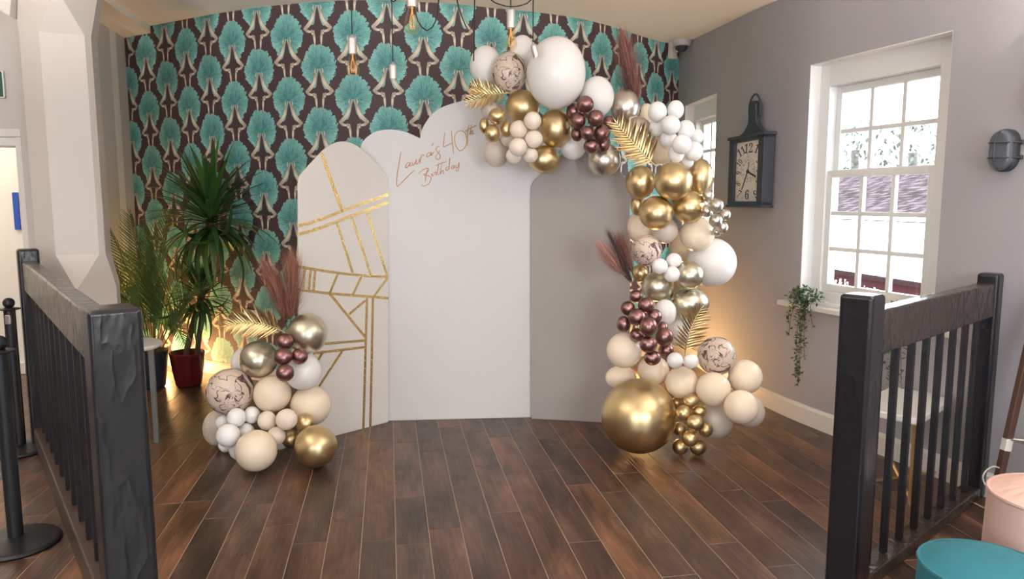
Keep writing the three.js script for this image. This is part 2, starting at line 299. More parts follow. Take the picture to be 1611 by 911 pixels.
// ------------------------------------------------------------------ right wall with its two sash windows
const W1 = { mid: right.hit(1387, 300), h: [0.80, 2.337] };
const s1a = right.hit(1275, 102).s, s1b = right.hit(1500, 48).s, s2a = right.hit(1078, 166).s, s2b = right.hit(1128, 147).s;
struct('wall_right', wallGeo(right, 0.24, -0.1, 3.25, [[s1a, s1b, 0.80, 2.337], [s2a, s2b, 0.80, 2.357]]), M.wall);
function sashWindow(name, s0, s1, top) {
  const mid = (s0 + s1) / 2, w = s1 - s0, o = new THREE.Group(); o.name = name; scene.add(o); o.userData.kind = 'structure';
  const P = right.p(mid), t = right.p(s1).sub(right.p(s0)).normalize();
  o.position.copy(right.p(s0).add(right.p(s1)).multiplyScalar(0.5)); o.rotation.y = Math.atan2(-t.z, t.x);     // local x along the wall, local z outwards is -z
  const f = o, D = 0.085, lo = 0.80, k = w / 1.02, z = (d) => d;                                            // local +z points into the room or out of it, see sgn
  const outv = right.out(mid), sgn = new V3(0, 0, 1).applyAxisAngle(new V3(0, 1, 0), o.rotation.y).dot(outv) > 0 ? 1 : -1;
  const bx = (x0, x1, y0, y1, d0, d1, r = 0.004) => { const g = rbox(x1 - x0, y1 - y0, Math.abs(d1 - d0), r, 1); return mv(g, (x0 + x1) / 2, (y0 + y1) / 2, sgn * (d0 + d1) / 2); };
  const H = w / 2, L = -H + 0.088 * k, R = H - 0.135 * k, T = top - 0.145, B = lo + 0.085;
  part('window_frame', merge([bx(-H, L, lo, top, D, 0.2), bx(R, H, lo, top, D, 0.2), bx(L, R, T, top, D, 0.2), bx(L, R, lo, B, D, 0.2), bx(-H, H, lo - 0.001, lo + 0.02, 0.02, D)]), M.frame, f);
  part('reveal_lining', merge([bx(-H - 0.001, -H + 0.006, lo, top, 0.001, D + 0.01, 0.001), bx(H - 0.006, H + 0.001, lo, top, 0.001, D + 0.01, 0.001), bx(-H, H, top - 0.006, top + 0.001, 0.001, D + 0.01, 0.001)]), M.frame, f);
  const midY = lo + (top - lo) * 0.553;
  const sash = (y0, y1, d, rows, bottomRail) => {
    const st = 0.044, x0 = L, x1 = R, s = new THREE.Group();
    const m = part('sash', merge([bx(x0, x0 + st, y0, y1, d, d + 0.04), bx(x1 - st, x1, y0, y1, d, d + 0.04), bx(x0 + st, x1 - st, y1 - st, y1, d, d + 0.04), bx(x0 + st, x1 - st, y0, y0 + bottomRail, d, d + 0.04)]), M.frame, f);
    const a0 = x0 + st, a1 = x1 - st, b0 = y0 + bottomRail, b1 = y1 - st, cw = (a1 - a0) / 3, ch = (b1 - b0) / rows;
    for (const i of [1, 2]) part('glazing_bar', bx(a0 + cw * i - 0.014, a0 + cw * i + 0.014, b0, b1, d + 0.006, d + 0.034, 0.003), M.frame, m);
    for (let j = 1; j < rows; j++) part('glazing_bar', bx(a0, a1, b0 + ch * j - 0.013, b0 + ch * j + 0.013, d + 0.005, d + 0.035, 0.003), M.frame, m);
    for (let i = 0; i < 3; i++) for (let j = 0; j < rows; j++) {
      const g = new THREE.PlaneGeometry(cw, ch); part('pane', mv(g, a0 + cw * (i + 0.5), b0 + ch * (j + 0.5), sgn * (d + 0.02)), M.glass, m);
    }
  };
  sash(midY - 0.02, T, 0.145, 2, 0.04); sash(B, midY + 0.012, 0.10, 3, 0.05);
  part('window_sill', mv(rbox(w + 0.3, 0.034, 0.14, 0.008), 0.0, lo - 0.017, sgn * 0.01), M.trim, f);
  return o;
}
sashWindow('window_1', s1a, s1b, 2.337);
sashWindow('window_2', s2a, s2b, 2.357);

// ------------------------------------------------------------------ left side: return wall, partition with doorway, corridor, pillar, beam
const strip = (x0, z0, x1, z1) => new Path([[x0, z0], [(x0 + x1) / 2, (z0 + z1) / 2], [x1, z1]]);
const wl = LC[0] + 0.02;
struct('wall_left', mv(box(0.14, 3.3, -5.4 - LC[1] + 0.4), wl - 0.07, 1.6, (-5.4 + LC[1] - 0.4) / 2), M.pale);
const PZ = -5.45;
const jamb = onPlane(43, 300, new V3(0, 0, PZ), new V3(0, 0, 1)).x, headY = onPlane(15, 216, new V3(0, 0, PZ), new V3(0, 0, 1)).y;
struct('wall_partition', merge([mv(box(wl - 0.13 - jamb, 3.3, 0.14), (wl - 0.13 + jamb) / 2, 1.6, PZ - 0.07), mv(box(1.15, 3.25 - headY, 0.14), jamb - 0.575, (3.25 + headY) / 2, PZ - 0.07), mv(box(2.6, 3.3, 0.14), jamb - 1.15 - 1.3, 1.6, PZ - 0.07)]), M.pale);
struct('trim_1', merge([mv(rbox(0.05, headY + 0.03, 0.172), jamb - 0.02, headY / 2, PZ - 0.065), mv(rbox(0.05, headY, 0.17), jamb - 1.125, headY / 2, PZ - 0.065), mv(rbox(1.2, 0.06, 0.17), jamb - 0.575, headY - 0.03, PZ - 0.065), mv(rbox(1.3, 0.055, 0.03), jamb - 0.575, headY + 0.028, PZ + 0.015)]), M.trim);
const CZ = -6.75;
struct('wall_corridor', merge([mv(box(4.4, 3.3, 0.14), -4.45, 1.6, CZ - 0.07), mv(box(0.14, 3.3, 1.4), -6.1, 1.6, CZ + 0.7)]), M.corridor);
struct('baseboard_corridor', mv(rbox(3.6, 0.1, 0.03), wl - 1.95, 0.05, CZ + 0.015), M.trim);
struct('wall_side', mv(box(0.14, 3.3, 8), -5.3, 1.6, -1.6), M.pale);
// unseen wall behind the camera; its two windows are placed to light the boards
{
  const rear = new Path([[-5.4, REAR_Z], [-2, REAR_Z], [2, REAR_Z], [4.7, REAR_Z]]), h = (x) => x + 5.4;
  const g = wallGeo(rear, -0.2, -0.1, 3.25, [[h(-2.75), h(-1.05), 0.8, 2.5], [h(0.85), h(2.55), 0.8, 2.5]], 0.6);
  struct('wall_rear', g, M.pale);
  for (const [i, x] of [[3, -1.9], [4, 1.7]]) {
    const o = new THREE.Group(); o.name = 'window_' + i; o.userData.kind = 'structure'; o.position.set(x, 0, REAR_Z + 0.1); scene.add(o);
    part('window_frame', merge([mv(box(0.06, 1.7, 0.08), -0.82, 1.65, 0), mv(box(0.06, 1.7, 0.08), 0.82, 1.65, 0), mv(box(1.7, 0.06, 0.08), 0, 2.47, 0), mv(box(1.7, 0.06, 0.08), 0, 0.83, 0), mv(box(1.6, 0.05, 0.06), 0, 1.65, 0)]), M.frame, o);
    part('pane', mv(new THREE.PlaneGeometry(1.6, 1.6), 0, 1.65, 0), M.glass, o);
  }
}
// ceiling: level, but sinking a little towards the right-hand wall
{
  const g = new THREE.PlaneGeometry(11.4, 11.2, 76, 74).rotateX(Math.PI / 2).translate(-0.6, 0, -2.6), p = g.attributes.position;
  const top = new THREE.PlaneGeometry(11.4, 11.2, 1, 1).rotateX(-Math.PI / 2).translate(-0.6, CEIL + 0.25, -2.6);
  for (let i = 0; i < p.count; i++) { const x = p.getX(i), z = p.getZ(i), t = Math.max(0, Math.min(1, (z + 6.86) / 2.05)); p.setY(i, CEIL - 0.118 * Math.pow(t, 0.85) * sm((x - 1.9) / 0.75)); }
  g.computeVertexNormals(); struct('ceiling', merge([g, top]), M.ceiling);
}
const bm0 = back.hit(205, 60).y, bm1 = back.hit(237, 52);
{
  const bx1 = back.p(bm1.s).x, z0 = LC[1] - 0.05;
  struct('beam_left', mv(box(bx1 - wl + 0.05, CEIL - bm1.y + 0.05, 5.6), (bx1 + wl - 0.05) / 2, (CEIL + bm1.y) / 2 + 0.025, z0 + 2.8), M.ceiling);
}
// pillar: square foot and head, its front arris cut back to a broad flat between them
{
  const c = new V3(-1.925, 0, -5.04), D = 0.268, yl = [0, 0.10, 0.1001, 0.93, 1.14, 2.46, 2.70, 3.0], cut = [0, 0, 0, 0, 1, 1, 0, 0], grow = [1.06, 1.06, 1, 1, 1, 1, 1, 1];
  const ring = (k) => {
    const f = 0.165 * cut[k] + 0.0015, e = 0.03 * cut[k] + 0.0015, er = 0.11 + 0.06 * cut[k], d = D * grow[k], r = Math.SQRT1_2;
    const Cn = [[0, d], [d, 0], [0, -d], [-d, 0]], out = [];
    for (let i = 0; i < 4; i++) { const a = Cn[i], pr = Cn[(i + 3) % 4], nx = Cn[(i + 1) % 4], q = i === 0 ? f : i === 1 ? er : e; const to = (b) => { const l = Math.hypot(b[0] - a[0], b[1] - a[1]); return [a[0] + (b[0] - a[0]) / l * q, a[1] + (b[1] - a[1]) / l * q]; }; out.push(to(pr), to(nx)); }
    const an = 0.2; return out.map(([x, z]) => new V3(c.x + x * Math.cos(an) + z * Math.sin(an), yl[k], c.z - x * Math.sin(an) + z * Math.cos(an)));
  };
  const q = new Quads();
  for (let k = 0; k < yl.length - 1; k++) {
    const A = ring(k), B = ring(k + 1);
    for (let i = 0; i < 8; i++) { const j = (i + 1) % 8, m = A[i].clone().add(A[j]).add(B[i]).add(B[j]).multiplyScalar(0.25).sub(c).setY(0); const n = new V3().crossVectors(A[j].clone().sub(A[i]), B[j].clone().sub(A[i])); if (n.length() < 1e-9) n.crossVectors(B[j].clone().sub(A[i]), B[i].clone().sub(A[i])); n.normalize(); if (n.dot(m) < 0) n.negate(); q.flat([A[i], A[j], B[j], B[i]], n, [[i * 0.2, yl[k]], [i * 0.2 + 0.2, yl[k]], [i * 0.2 + 0.2, yl[k + 1]], [i * 0.2, yl[k + 1]]]); }
  }
  struct('pillar', q.build(), M.pale, scene, 'pale painted timber pillar with stopped chamfers');
  const s = new THREE.Shape([[-0.27, 2.55], [-0.20, 3.0], [-0.9, 3.0]].map((p) => new V2(...p)));
  struct('beam_brace', new THREE.ExtrudeGeometry(s, { depth: 0.16, bevelEnabled: false }).translate(c.x + 0.02, 0, c.z - 0.02), M.pale);
}
// baseboards
function baseboard(name, path, s0, s1, h, d) {
  const q = new Quads(), N = Math.ceil((s1 - s0) / 0.12), prof = [[0, 0], [d, 0], [d, h - 0.018], [d - 0.012, h], [0, h]];
  for (let i = 0; i < N; i++) {
    const a = s0 + (s1 - s0) * i / N, b = s0 + (s1 - s0) * (i + 1) / N, P = (s, k) => path.p(s).addScaledVector(path.out(s), -prof[k][0]).setY(prof[k][1]);
    for (let k = 1; k < 4; k++) { const na = path.out(a).negate().multiplyScalar(k === 3 ? 0 : 1).add(new V3(0, k === 3 ? 1 : k === 2 ? 0.7 : 0, 0)).normalize(); q.flat([P(a, k), P(b, k), P(b, k + 1), P(a, k + 1)], na); }
  }
  struct(name, q.build(), M.trim);
}
baseboard('baseboard_back', back, 0.02, back.L - 0.02, 0.105, 0.022);
baseboard('baseboard_right', right, 0.02, right.L - 0.1, 0.125, 0.024);

// ------------------------------------------------------------------ the three display boards
const boardPaint = std([0.61, 0.60, 0.605], 0.5), boardTaupe = std([0.335, 0.305, 0.295], 0.6), boardCream = std([0.67, 0.635, 0.595], 0.55);
function makeBoard(label, A, B, outline, mat, push = 0) {
  const a = atH(...A, 0), b = atH(...B, 0), e = b.clone().sub(a).setY(0).normalize(), turn = Math.atan2(-e.z, e.x), n = new V3(Math.sin(turn), 0, Math.cos(turn));
  a.addScaledVector(n, push);
  const o = thing('display_board', label, 'display board', a, turn);
  const loc = (x, y) => { const p = onPlane(x, y, a, n).sub(a); return new V2(p.dot(e), p.y); };
  const s = new THREE.Shape();
  outline(s, loc);
  const g = new THREE.ExtrudeGeometry(s, { depth: 0.012, bevelEnabled: true, bevelSize: 0.0015, bevelThickness: 0.0015, bevelSegments: 1, curveSegments: 24 });
  part('panel', g.translate(0, 0, -0.0135), mat, o);
  return { o, loc, a, n };
}
const arcTo = (s, loc, pts) => s.splineThru(pts.map(([x, y]) => loc(x, y)));
function ribbon(pts, w, z0, depth, taper = false) {                   // a flat strip along 2D points, laid at height z0 on a board
  const L = [], R = [];
  pts.forEach((p, i) => {
    const a = pts[Math.max(0, i - 1)], b = pts[Math.min(pts.length - 1, i + 1)], d = b.clone().sub(a).normalize(), k = taper ? 0.45 + 0.55 * Math.sin(Math.PI * (0.08 + 0.84 * i / (pts.length - 1))) : 1;
    L.push(new V2(p.x - d.y * w * k / 2, p.y + d.x * w * k / 2)); R.unshift(new V2(p.x + d.y * w * k / 2, p.y - d.x * w * k / 2));
  });
  const q = new Quads(), P = (v, z) => new V3(v.x, v.y, z), n = L.length, F = new V3(0, 0, 1);
  for (let i = 0; i < n - 1; i++) {
    const [a, b, c, d] = [L[i], L[i + 1], R[n - 2 - i], R[n - 1 - i]];
    q.flat([P(a, z0 + depth), P(b, z0 + depth), P(c, z0 + depth), P(d, z0 + depth)], F, [a, b, c, d].map((v) => [v.x, v.y]));
    for (const [u, v] of [[a, b], [c, d]]) { const nn = new V3(v.y - u.y, u.x - v.x, 0).normalize(); const mid = u.clone().add(v).multiplyScalar(0.5), ctr = a.clone().add(c).multiplyScalar(0.5); if (nn.x * (mid.x - ctr.x) + nn.y * (mid.y - ctr.y) < 0) nn.negate(); q.flat([P(u, z0), P(v, z0), P(v, z0 + depth), P(u, z0 + depth)], nn); }
  }
  return q.build();
}
// middle board: scalloped arch
const mid = makeBoard('wide off-white scalloped arch board with script lettering, standing between the two narrower boards', [610, 663], [835, 657.5], (s, loc) => {
  const b0 = loc(582, 664), b1 = loc(872, 656.5);
  s.moveTo(b0.x, 0.002); s.lineTo(b0.x, loc(575, 245).y);
  arcTo(s, loc, [[566, 240], [572, 222], [590, 208], [614, 204], [638, 208], [661, 218]]);
  arcTo(s, loc, [[666, 200], [682, 178], [706, 165], [745, 157], [790, 165], [820, 185], [832, 205]]);
  arcTo(s, loc, [[850, 203], [872, 210], [890, 228]]);
  s.lineTo(b1.x, loc(872, 240).y); s.lineTo(b1.x, 0.002);
}, boardPaint, -0.012);
{
  const T = ([x, y]) => mid.loc(600 + x / 7.006, 180 + y / 7.006);
  const stroke = (pts, w = 0.0066) => { const c = new THREE.SplineCurve(pts.map(T)); return ribbon(c.getPoints(Math.max(10, pts.length * 6)), w, 0.0, 0.0025, true); };
  const line = (pts, w = 0.006) => ribbon(pts.map(T), w, 0, 0.0025);
  const words = [
    [stroke([[215, 415], [205, 480], [190, 570], [172, 690], [170, 775], [180, 798]]), stroke([[176, 800], [235, 740], [300, 675], [365, 613]])],                       // L
    [stroke([[318, 530], [290, 535], [266, 570], [274, 588], [300, 568], [318, 530], [313, 570], [335, 562]])],                                                      // a
    [stroke([[345, 515], [338, 550], [352, 560], [378, 520], [388, 500], [380, 545], [398, 545], [412, 510]])],                                                      // u
    [stroke([[412, 515], [425, 490], [424, 540], [432, 490], [445, 455], [462, 445], [478, 462]])],                                                                  // r
    [stroke([[548, 420], [520, 425], [498, 455], [510, 468], [535, 448], [552, 420], [548, 450], [562, 440], [580, 405]])],                                          // a
    [line([[571, 314], [562, 335], [557, 350]])],                                                                                                                    // '
    [stroke([[642, 352], [618, 355], [602, 385], [618, 415], [644, 445], [646, 480], [625, 497], [598, 478], [605, 455], [648, 398]])],                              // s
    [stroke([[698, 198], [690, 280], [684, 350], [692, 362]]), stroke([[688, 360], [740, 335], [785, 315]]), stroke([[772, 180], [780, 290], [790, 380], [796, 440]])], // 4
    [stroke([[872, 178], [832, 195], [806, 260], [822, 350], [868, 400], [920, 365], [942, 290], [925, 210], [880, 178], [860, 185]])],                              // 0
    [stroke([[966, 112], [955, 170], [948, 240], [950, 300], [948, 350]]), line([[925, 190], [965, 160], [1045, 124]], 0.006)],                                      // t
    [stroke([[998, 110], [985, 170], [976, 222], [990, 190], [1004, 183], [1003, 212], [1022, 212]])],                                                               // h
    [stroke([[512, 590], [500, 640], [488, 700], [484, 745]], 0.006), stroke([[408, 655], [450, 618], [505, 592], [520, 610], [500, 645], [470, 668], [530, 680], [548, 712], [520, 765], [470, 790], [440, 770]], 0.006)], // B
    [stroke([[548, 660], [560, 655], [556, 680], [572, 675]], 0.006)],                                                                                               // i
    [stroke([[572, 675], [588, 640], [604, 640], [598, 668], [612, 662]], 0.006)],                                                                                   // r
    [stroke([[634, 535], [622, 600], [616, 655], [640, 662]], 0.006), line([[598, 565], [650, 545], [718, 518]], 0.005)],                                            // t
    [stroke([[672, 520], [656, 600], [648, 662], [664, 628], [682, 618], [680, 650], [698, 648]], 0.006)],                                                           // h
    [stroke([[744, 582], [722, 582], [709, 606], [722, 618], [744, 590], [756, 478], [746, 560], [752, 606]], 0.006)],                                               // d
    [stroke([[800, 560], [782, 568], [772, 592], [786, 600], [806, 562], [806, 590], [818, 582]], 0.006)],                                                           // a
    [stroke([[828, 552], [824, 584], [840, 586], [856, 530], [852, 590], [840, 626], [822, 618], [836, 600]], 0.006)],                                               // y
  ];
  words.forEach((gs, i) => { const m = part('letter', merge(gs), i > 7 && i < 11 ? M.letterGold : M.copper, mid.o); if (!i) m.userData.label = 'rose gold script letters reading Laura\'s 40th Birthday'; });
}
// right board: taupe, arched
const rb = makeBoard('narrow plain taupe board with a rounded top, half covered by the balloon garland', [835, 658], [948, 664], (s, loc) => {
  const b0 = loc(836, 657), b1 = loc(990, 668);
  s.moveTo(b0.x, 0.002); s.lineTo(loc(836, 312).x, loc(836, 312).y);
  arcTo(s, loc, [[836, 300], [839, 287], [850, 275], [868, 258], [890, 240], [914, 235], [940, 242], [962, 258], [982, 278], [989, 295], [991, 312]]);
  s.lineTo(b1.x, 0.002);
}, boardTaupe, 0.012);
// left board with its gold tape
const lb = makeBoard('narrow cream board angled forward, taped with gold lines in an art deco pattern', [470, 700], [610, 663.5], (s, loc) => {
  const b0 = loc(470, 699), b1 = loc(611, 663);
  s.moveTo(b0.x, 0.002); s.lineTo(loc(470, 300).x, loc(470, 300).y);
  arcTo(s, loc, [[470, 288], [473, 277], [482, 266], [507, 239], [521, 228], [537, 223], [554, 226], [570, 236], [584, 249], [600, 266], [609, 278], [611, 292]]);
  s.lineTo(b1.x, 0.002);
}, boardCream, 0.01);
{
  const strips = [
    [[[506, 241], [538, 332]], 6], [[[468, 356], [487, 351], [507, 344.5], [539, 331.6], [577, 318], [612, 305.5]], 5], [[[468, 369], [487, 364], [507, 357.5], [539, 344.7], [577, 331], [612, 317.5]], 5],
    [[[529.6, 349.5], [554.7, 429]], 4.5], [[[553, 341], [583.3, 432]], 4.5], [[[576.7, 332], [609.4, 435.5]], 4.5],
    [[[469, 419.5], [504, 425.5], [539, 430.4], [576, 434], [610, 436]], 4], [[[469, 456], [519, 461.7], [565, 465.5], [611, 469]], 4],
    [[[479.5, 422], [477, 456]], 4], [[[489, 423], [485.5, 457]], 4], [[[496, 424.5], [493, 458]], 4],
    [[[531.6, 430], [518.4, 461.7]], 4], [[[569, 434], [554.7, 464.5]], 4], [[[609.5, 437], [587.6, 467]], 4],
    [[[519, 462.5], [574.5, 530.5]], 4.2], [[[575, 472.5], [549, 494.5]], 4], [[[577.3, 467], [571.5, 675]], 4.6], [[[586.7, 468], [582.4, 671.5]], 4.6],
    [[[500, 541.5], [574, 535.8]], 4], [[[492, 556], [574, 546]], 4], [[[539, 551], [501.7, 608]], 4], [[[509, 552], [497, 572]], 4],
  ];
  for (const [pts, w] of strips) part('gold_tape', ribbon(pts.map((p) => lb.loc(...p)), w / 247, 0, 0.0012), M.tape, lb.o);
}

// ------------------------------------------------------------------ balloons
const phys = (rgb, roughness, o = {}) => new THREE.MeshPhysicalMaterial({ color: new THREE.Color().setRGB(...rgb), roughness, ...o });
const BM = {
  W: phys([0.84, 0.82, 0.81], 0.27), w: phys([0.88, 0.87, 0.87], 0.3), B: phys([0.86, 0.73, 0.57], 0.27), C: phys([0.82, 0.72, 0.61], 0.25), T: phys([0.60, 0.52, 0.45], 0.3),
  G: phys([0.68, 0.53, 0.30], 0.36, { metalness: 1 }), S: phys([0.64, 0.60, 0.48], 0.33, { metalness: 1 }), A: phys([0.66, 0.62, 0.56], 0.33, { metalness: 1 }), R: phys([0.31, 0.175, 0.17], 0.34, { metalness: 1 }), M: phys([1, 1, 1], 0.3, { map: marbleTex }),
};
const balloonGeo = (() => {                                           // a round latex balloon, slightly drawn out to its neck and knot at the bottom
  const pts = [], N = 30;
  pts.push([0.0005, -1.15]); pts.push([0.05, -1.16]); pts.push([0.062, -1.125]); pts.push([0.035, -1.075]); pts.push([0.05, -1.03]); pts.push([0.12, -1.0]);
  for (let i = 2; i <= N; i++) { const a = Math.PI * i / N, y = -Math.cos(a), r = Math.sin(a) * (1 - 0.02 * Math.cos(a) * -1); pts.push([Math.max(0.0005, i === N ? 0.0005 : r), y]); }
  return new THREE.LatheGeometry(pts.map((p) => new V2(...p)), 40);
})();
const balloonBack = balloonGeo.clone().rotateX(Math.PI / 2);              // the same with its knot turned to the back
const OV = 'balloons of the low cluster at the left board', OT = 'balloons of the garland over the board tops', OR = 'balloons of the garland down the right board', OF = 'balloons of the garland foot on the right';
// [x, y, rx, ry, material, layer, label]
const leftB = [
  [448.5, 587, 14, 14, 'R', 0, 'lowest of four small rose-brown chrome balloons in the left cluster'],
  [445.5, 562, 14.5, 14.5, 'R', 0, 'frontmost middle one of four small rose-brown chrome balloons in the left cluster'],
  [471.5, 561, 12.5, 13, 'R', 0.3, 'right one of four small rose-brown chrome balloons in the left cluster'],
  [448, 538, 13, 13.5, 'R', 0.3, 'topmost of four small rose-brown chrome balloons in the left cluster'],
  [359, 685, 18, 18.5, 'w', 0, 'largest of the small white balloons at the bottom left'],
  [376, 708.5, 14.5, 15, 'w', 0.1, 'lowest of the small white balloons, in front of a big beige balloon'],
  [372, 657, 14.5, 15, 'w', 0.1, 'small white balloon at the top of the bottom left bunch, below the marbled one'],
  [396, 653, 12.5, 13.5, 'w', 0.5, 'upper right one of the small white balloons at the bottom left'],
  [387, 680, 13, 14, 'w', 0.4, 'right middle one of the small white balloons at the bottom left'],
  [351, 666, 12, 13, 'w', 0.8, 'small white balloon half hidden at the left of the white bunch'],
  [356, 700, 12, 12, 'w', 1.2, 'small white balloon mostly hidden beneath the largest of the white bunch'],
  [420, 662, 14.5, 15.5, 'C', 0.2, 'left one of three small cream balloons in the left cluster'],
  [451, 660, 16.5, 17, 'C', 0, 'largest and upper right of three small cream balloons in the left cluster'],
  [434.5, 686, 14.5, 14.5, 'C', 0, 'lowest of three small cream balloons in the left cluster'],
  [481, 666, 15, 16, 'G', 0.6, 'small gold chrome balloon on top of the large gold one on the left'],
  [458, 691, 14.5, 14.5, 'G', 0.6, 'small gold chrome balloon touching the left side of the large gold one'],
  [497, 702.5, 33, 33, 'G', 'floor', 'large gold chrome balloon resting on the floor by the left board'],
  [403, 709, 31.5, 33, 'B', 'floor', 'large beige balloon on the floor at the front of the left cluster'],
  [362, 616, 36, 37, 'M', 0.8, 'marbled cream and brown balloon at the left edge of the left cluster'],
  [428.5, 620, 29, 29, 'B', 0.9, 'beige balloon in the middle of the left cluster, beside the marbled one'],
  [407, 565.5, 29, 29.5, 'S', 1, 'champagne silver chrome balloon under the left gold palm spray'],
  [483.5, 525, 32, 31, 'S', 1.2, 'champagne silver chrome balloon at the top of the left cluster, against the board'],
  [477, 585, 28, 29.5, 'W', 1.3, 'white balloon behind the four rose-brown ones in the left cluster'],
  [489, 638, 31, 32, 'B', 1.4, 'large beige balloon leaning on the left board above the gold one'],
  [343, 674, 23, 29, 'T', 1.6, 'sand coloured balloon peeping out behind the small white bunch'],
  [386, 571, 22, 25, 'W', 2.2, 'pale balloon mostly hidden behind the left silver balloon'],
  [441, 694, 14, 14, 'W', 1.7, 'white balloon barely visible below the three small cream ones'],
];
const topB = [
  [838, 190, 14, 14, 'C', 0, 'topmost of the small cream balloons in the top garland'],
  [816, 204, 14, 14.5, 'C', 0, 'upper left one of the small cream balloons in the top garland'],
  [840, 219, 14, 14.5, 'C', 0.1, 'right middle one of the small cream balloons in the top garland'],
  [815, 231.5, 14, 14.5, 'C', 0, 'centre front one of the small cream balloons in the top garland'],
  [834.5, 244, 12.5, 12, 'C', 0.2, 'lower right one of the small cream balloons in the top garland'],
  [808.5, 245, 12.5, 13, 'C', 0.4, 'lowest left one of the small cream balloons in the top garland'],
  [798.5, 218, 11, 13, 'C', 0.8, 'small cream balloon half hidden at the left of the cream bunch'],
  [782, 183, 13, 13.5, 'G', 0.1, 'topmost of four small gold chrome balloons right of the lettering'],
  [774.5, 210, 12, 14, 'G', 0.1, 'lowest of four small gold chrome balloons right of the lettering'],
  [762, 198, 8.5, 12.5, 'G', 0.6, 'left one of four small gold chrome balloons right of the lettering'],
  [796, 203, 9, 13, 'G', 0.6, 'right one of four small gold chrome balloons, touching the cream bunch'],
  [921, 164, 13, 13.5, 'R', 0, 'topmost of the small dark rose chrome balloons in the top garland'],
  [909.5, 190, 12.5, 13, 'R', 0.1, 'left front one of the small dark rose chrome balloons in the top garland'],
  [937.5, 186, 12.5, 13.5, 'R', 0, 'right upper one of the small dark rose chrome balloons in the top garland'],
  [924, 209, 10.5, 11, 'R', 0, 'centre one of the small dark rose chrome balloons in the top garland'],
  [946.5, 209.5, 12, 14, 'R', 0.1, 'right lower one of the small dark rose chrome balloons in the top garland'],
  [930.5, 230, 12.5, 11.5, 'R', 0.1, 'lowest of the small dark rose chrome balloons in the top garland'],
  [902, 175, 11, 12.5, 'R', 0.6, 'left upper one of the small dark rose chrome balloons, half hidden'],
  [908, 211.5, 9.5, 11, 'R', 0.5, 'left lower one of the small dark rose chrome balloons, half hidden'],
  [957, 194, 9, 12, 'R', 0.7, 'far right one of the small dark rose chrome balloons, half hidden'],
  [949, 228, 10, 12, 'R', 0.8, 'small dark rose chrome balloon in shade above the silver one'],
  [875, 115, 46.5, 56, 'W', 0.6, 'largest white balloon, at the crest of the top garland'],
  [801.5, 114.5, 27, 32, 'M', 0.8, 'marbled cream and brown balloon at the top, under a hanging bulb'],
  [822, 169, 27, 27, 'G', 1.1, 'gold chrome balloon under the marbled one in the top garland'],
  [873.5, 202, 25.5, 30, 'G', 0.9, 'gold chrome balloon between the cream and the dark rose bunches'],
  [856, 251, 25, 22, 'G', 1.1, 'gold chrome balloon at the bottom of the top garland'],
  [764, 103, 25, 30.5, 'W', 1.4, 'white balloon at the left end of the top garland'],
  [822, 82, 20, 26, 'W', 2.2, 'white balloon behind the marbled one and a hanging bulb'],
  [939, 152.5, 27, 32, 'W', 1.3, 'white balloon behind the dark rose bunch in the top garland'],
  [902, 231, 21, 20, 'W', 1.6, 'white balloon hanging below the gold one beside the dark rose bunch'],
  [781, 240, 20, 23, 'T', 1.4, 'sand coloured balloon below the four small gold ones'],
  [771, 174, 14, 15, 'T', 1.8, 'sand coloured balloon behind the left fronds of the top garland'],
  [950, 252, 27, 26, 'A', 1.0, 'silver chrome balloon hanging at the right end of the top garland'],
  [984, 168, 23, 27, 'A', 1.4, 'silver chrome balloon under the feathery plume at the top'],
  [1001, 208, 25, 25, 'A', 1.3, 'silver chrome balloon behind the curved gold palm spray'],
];
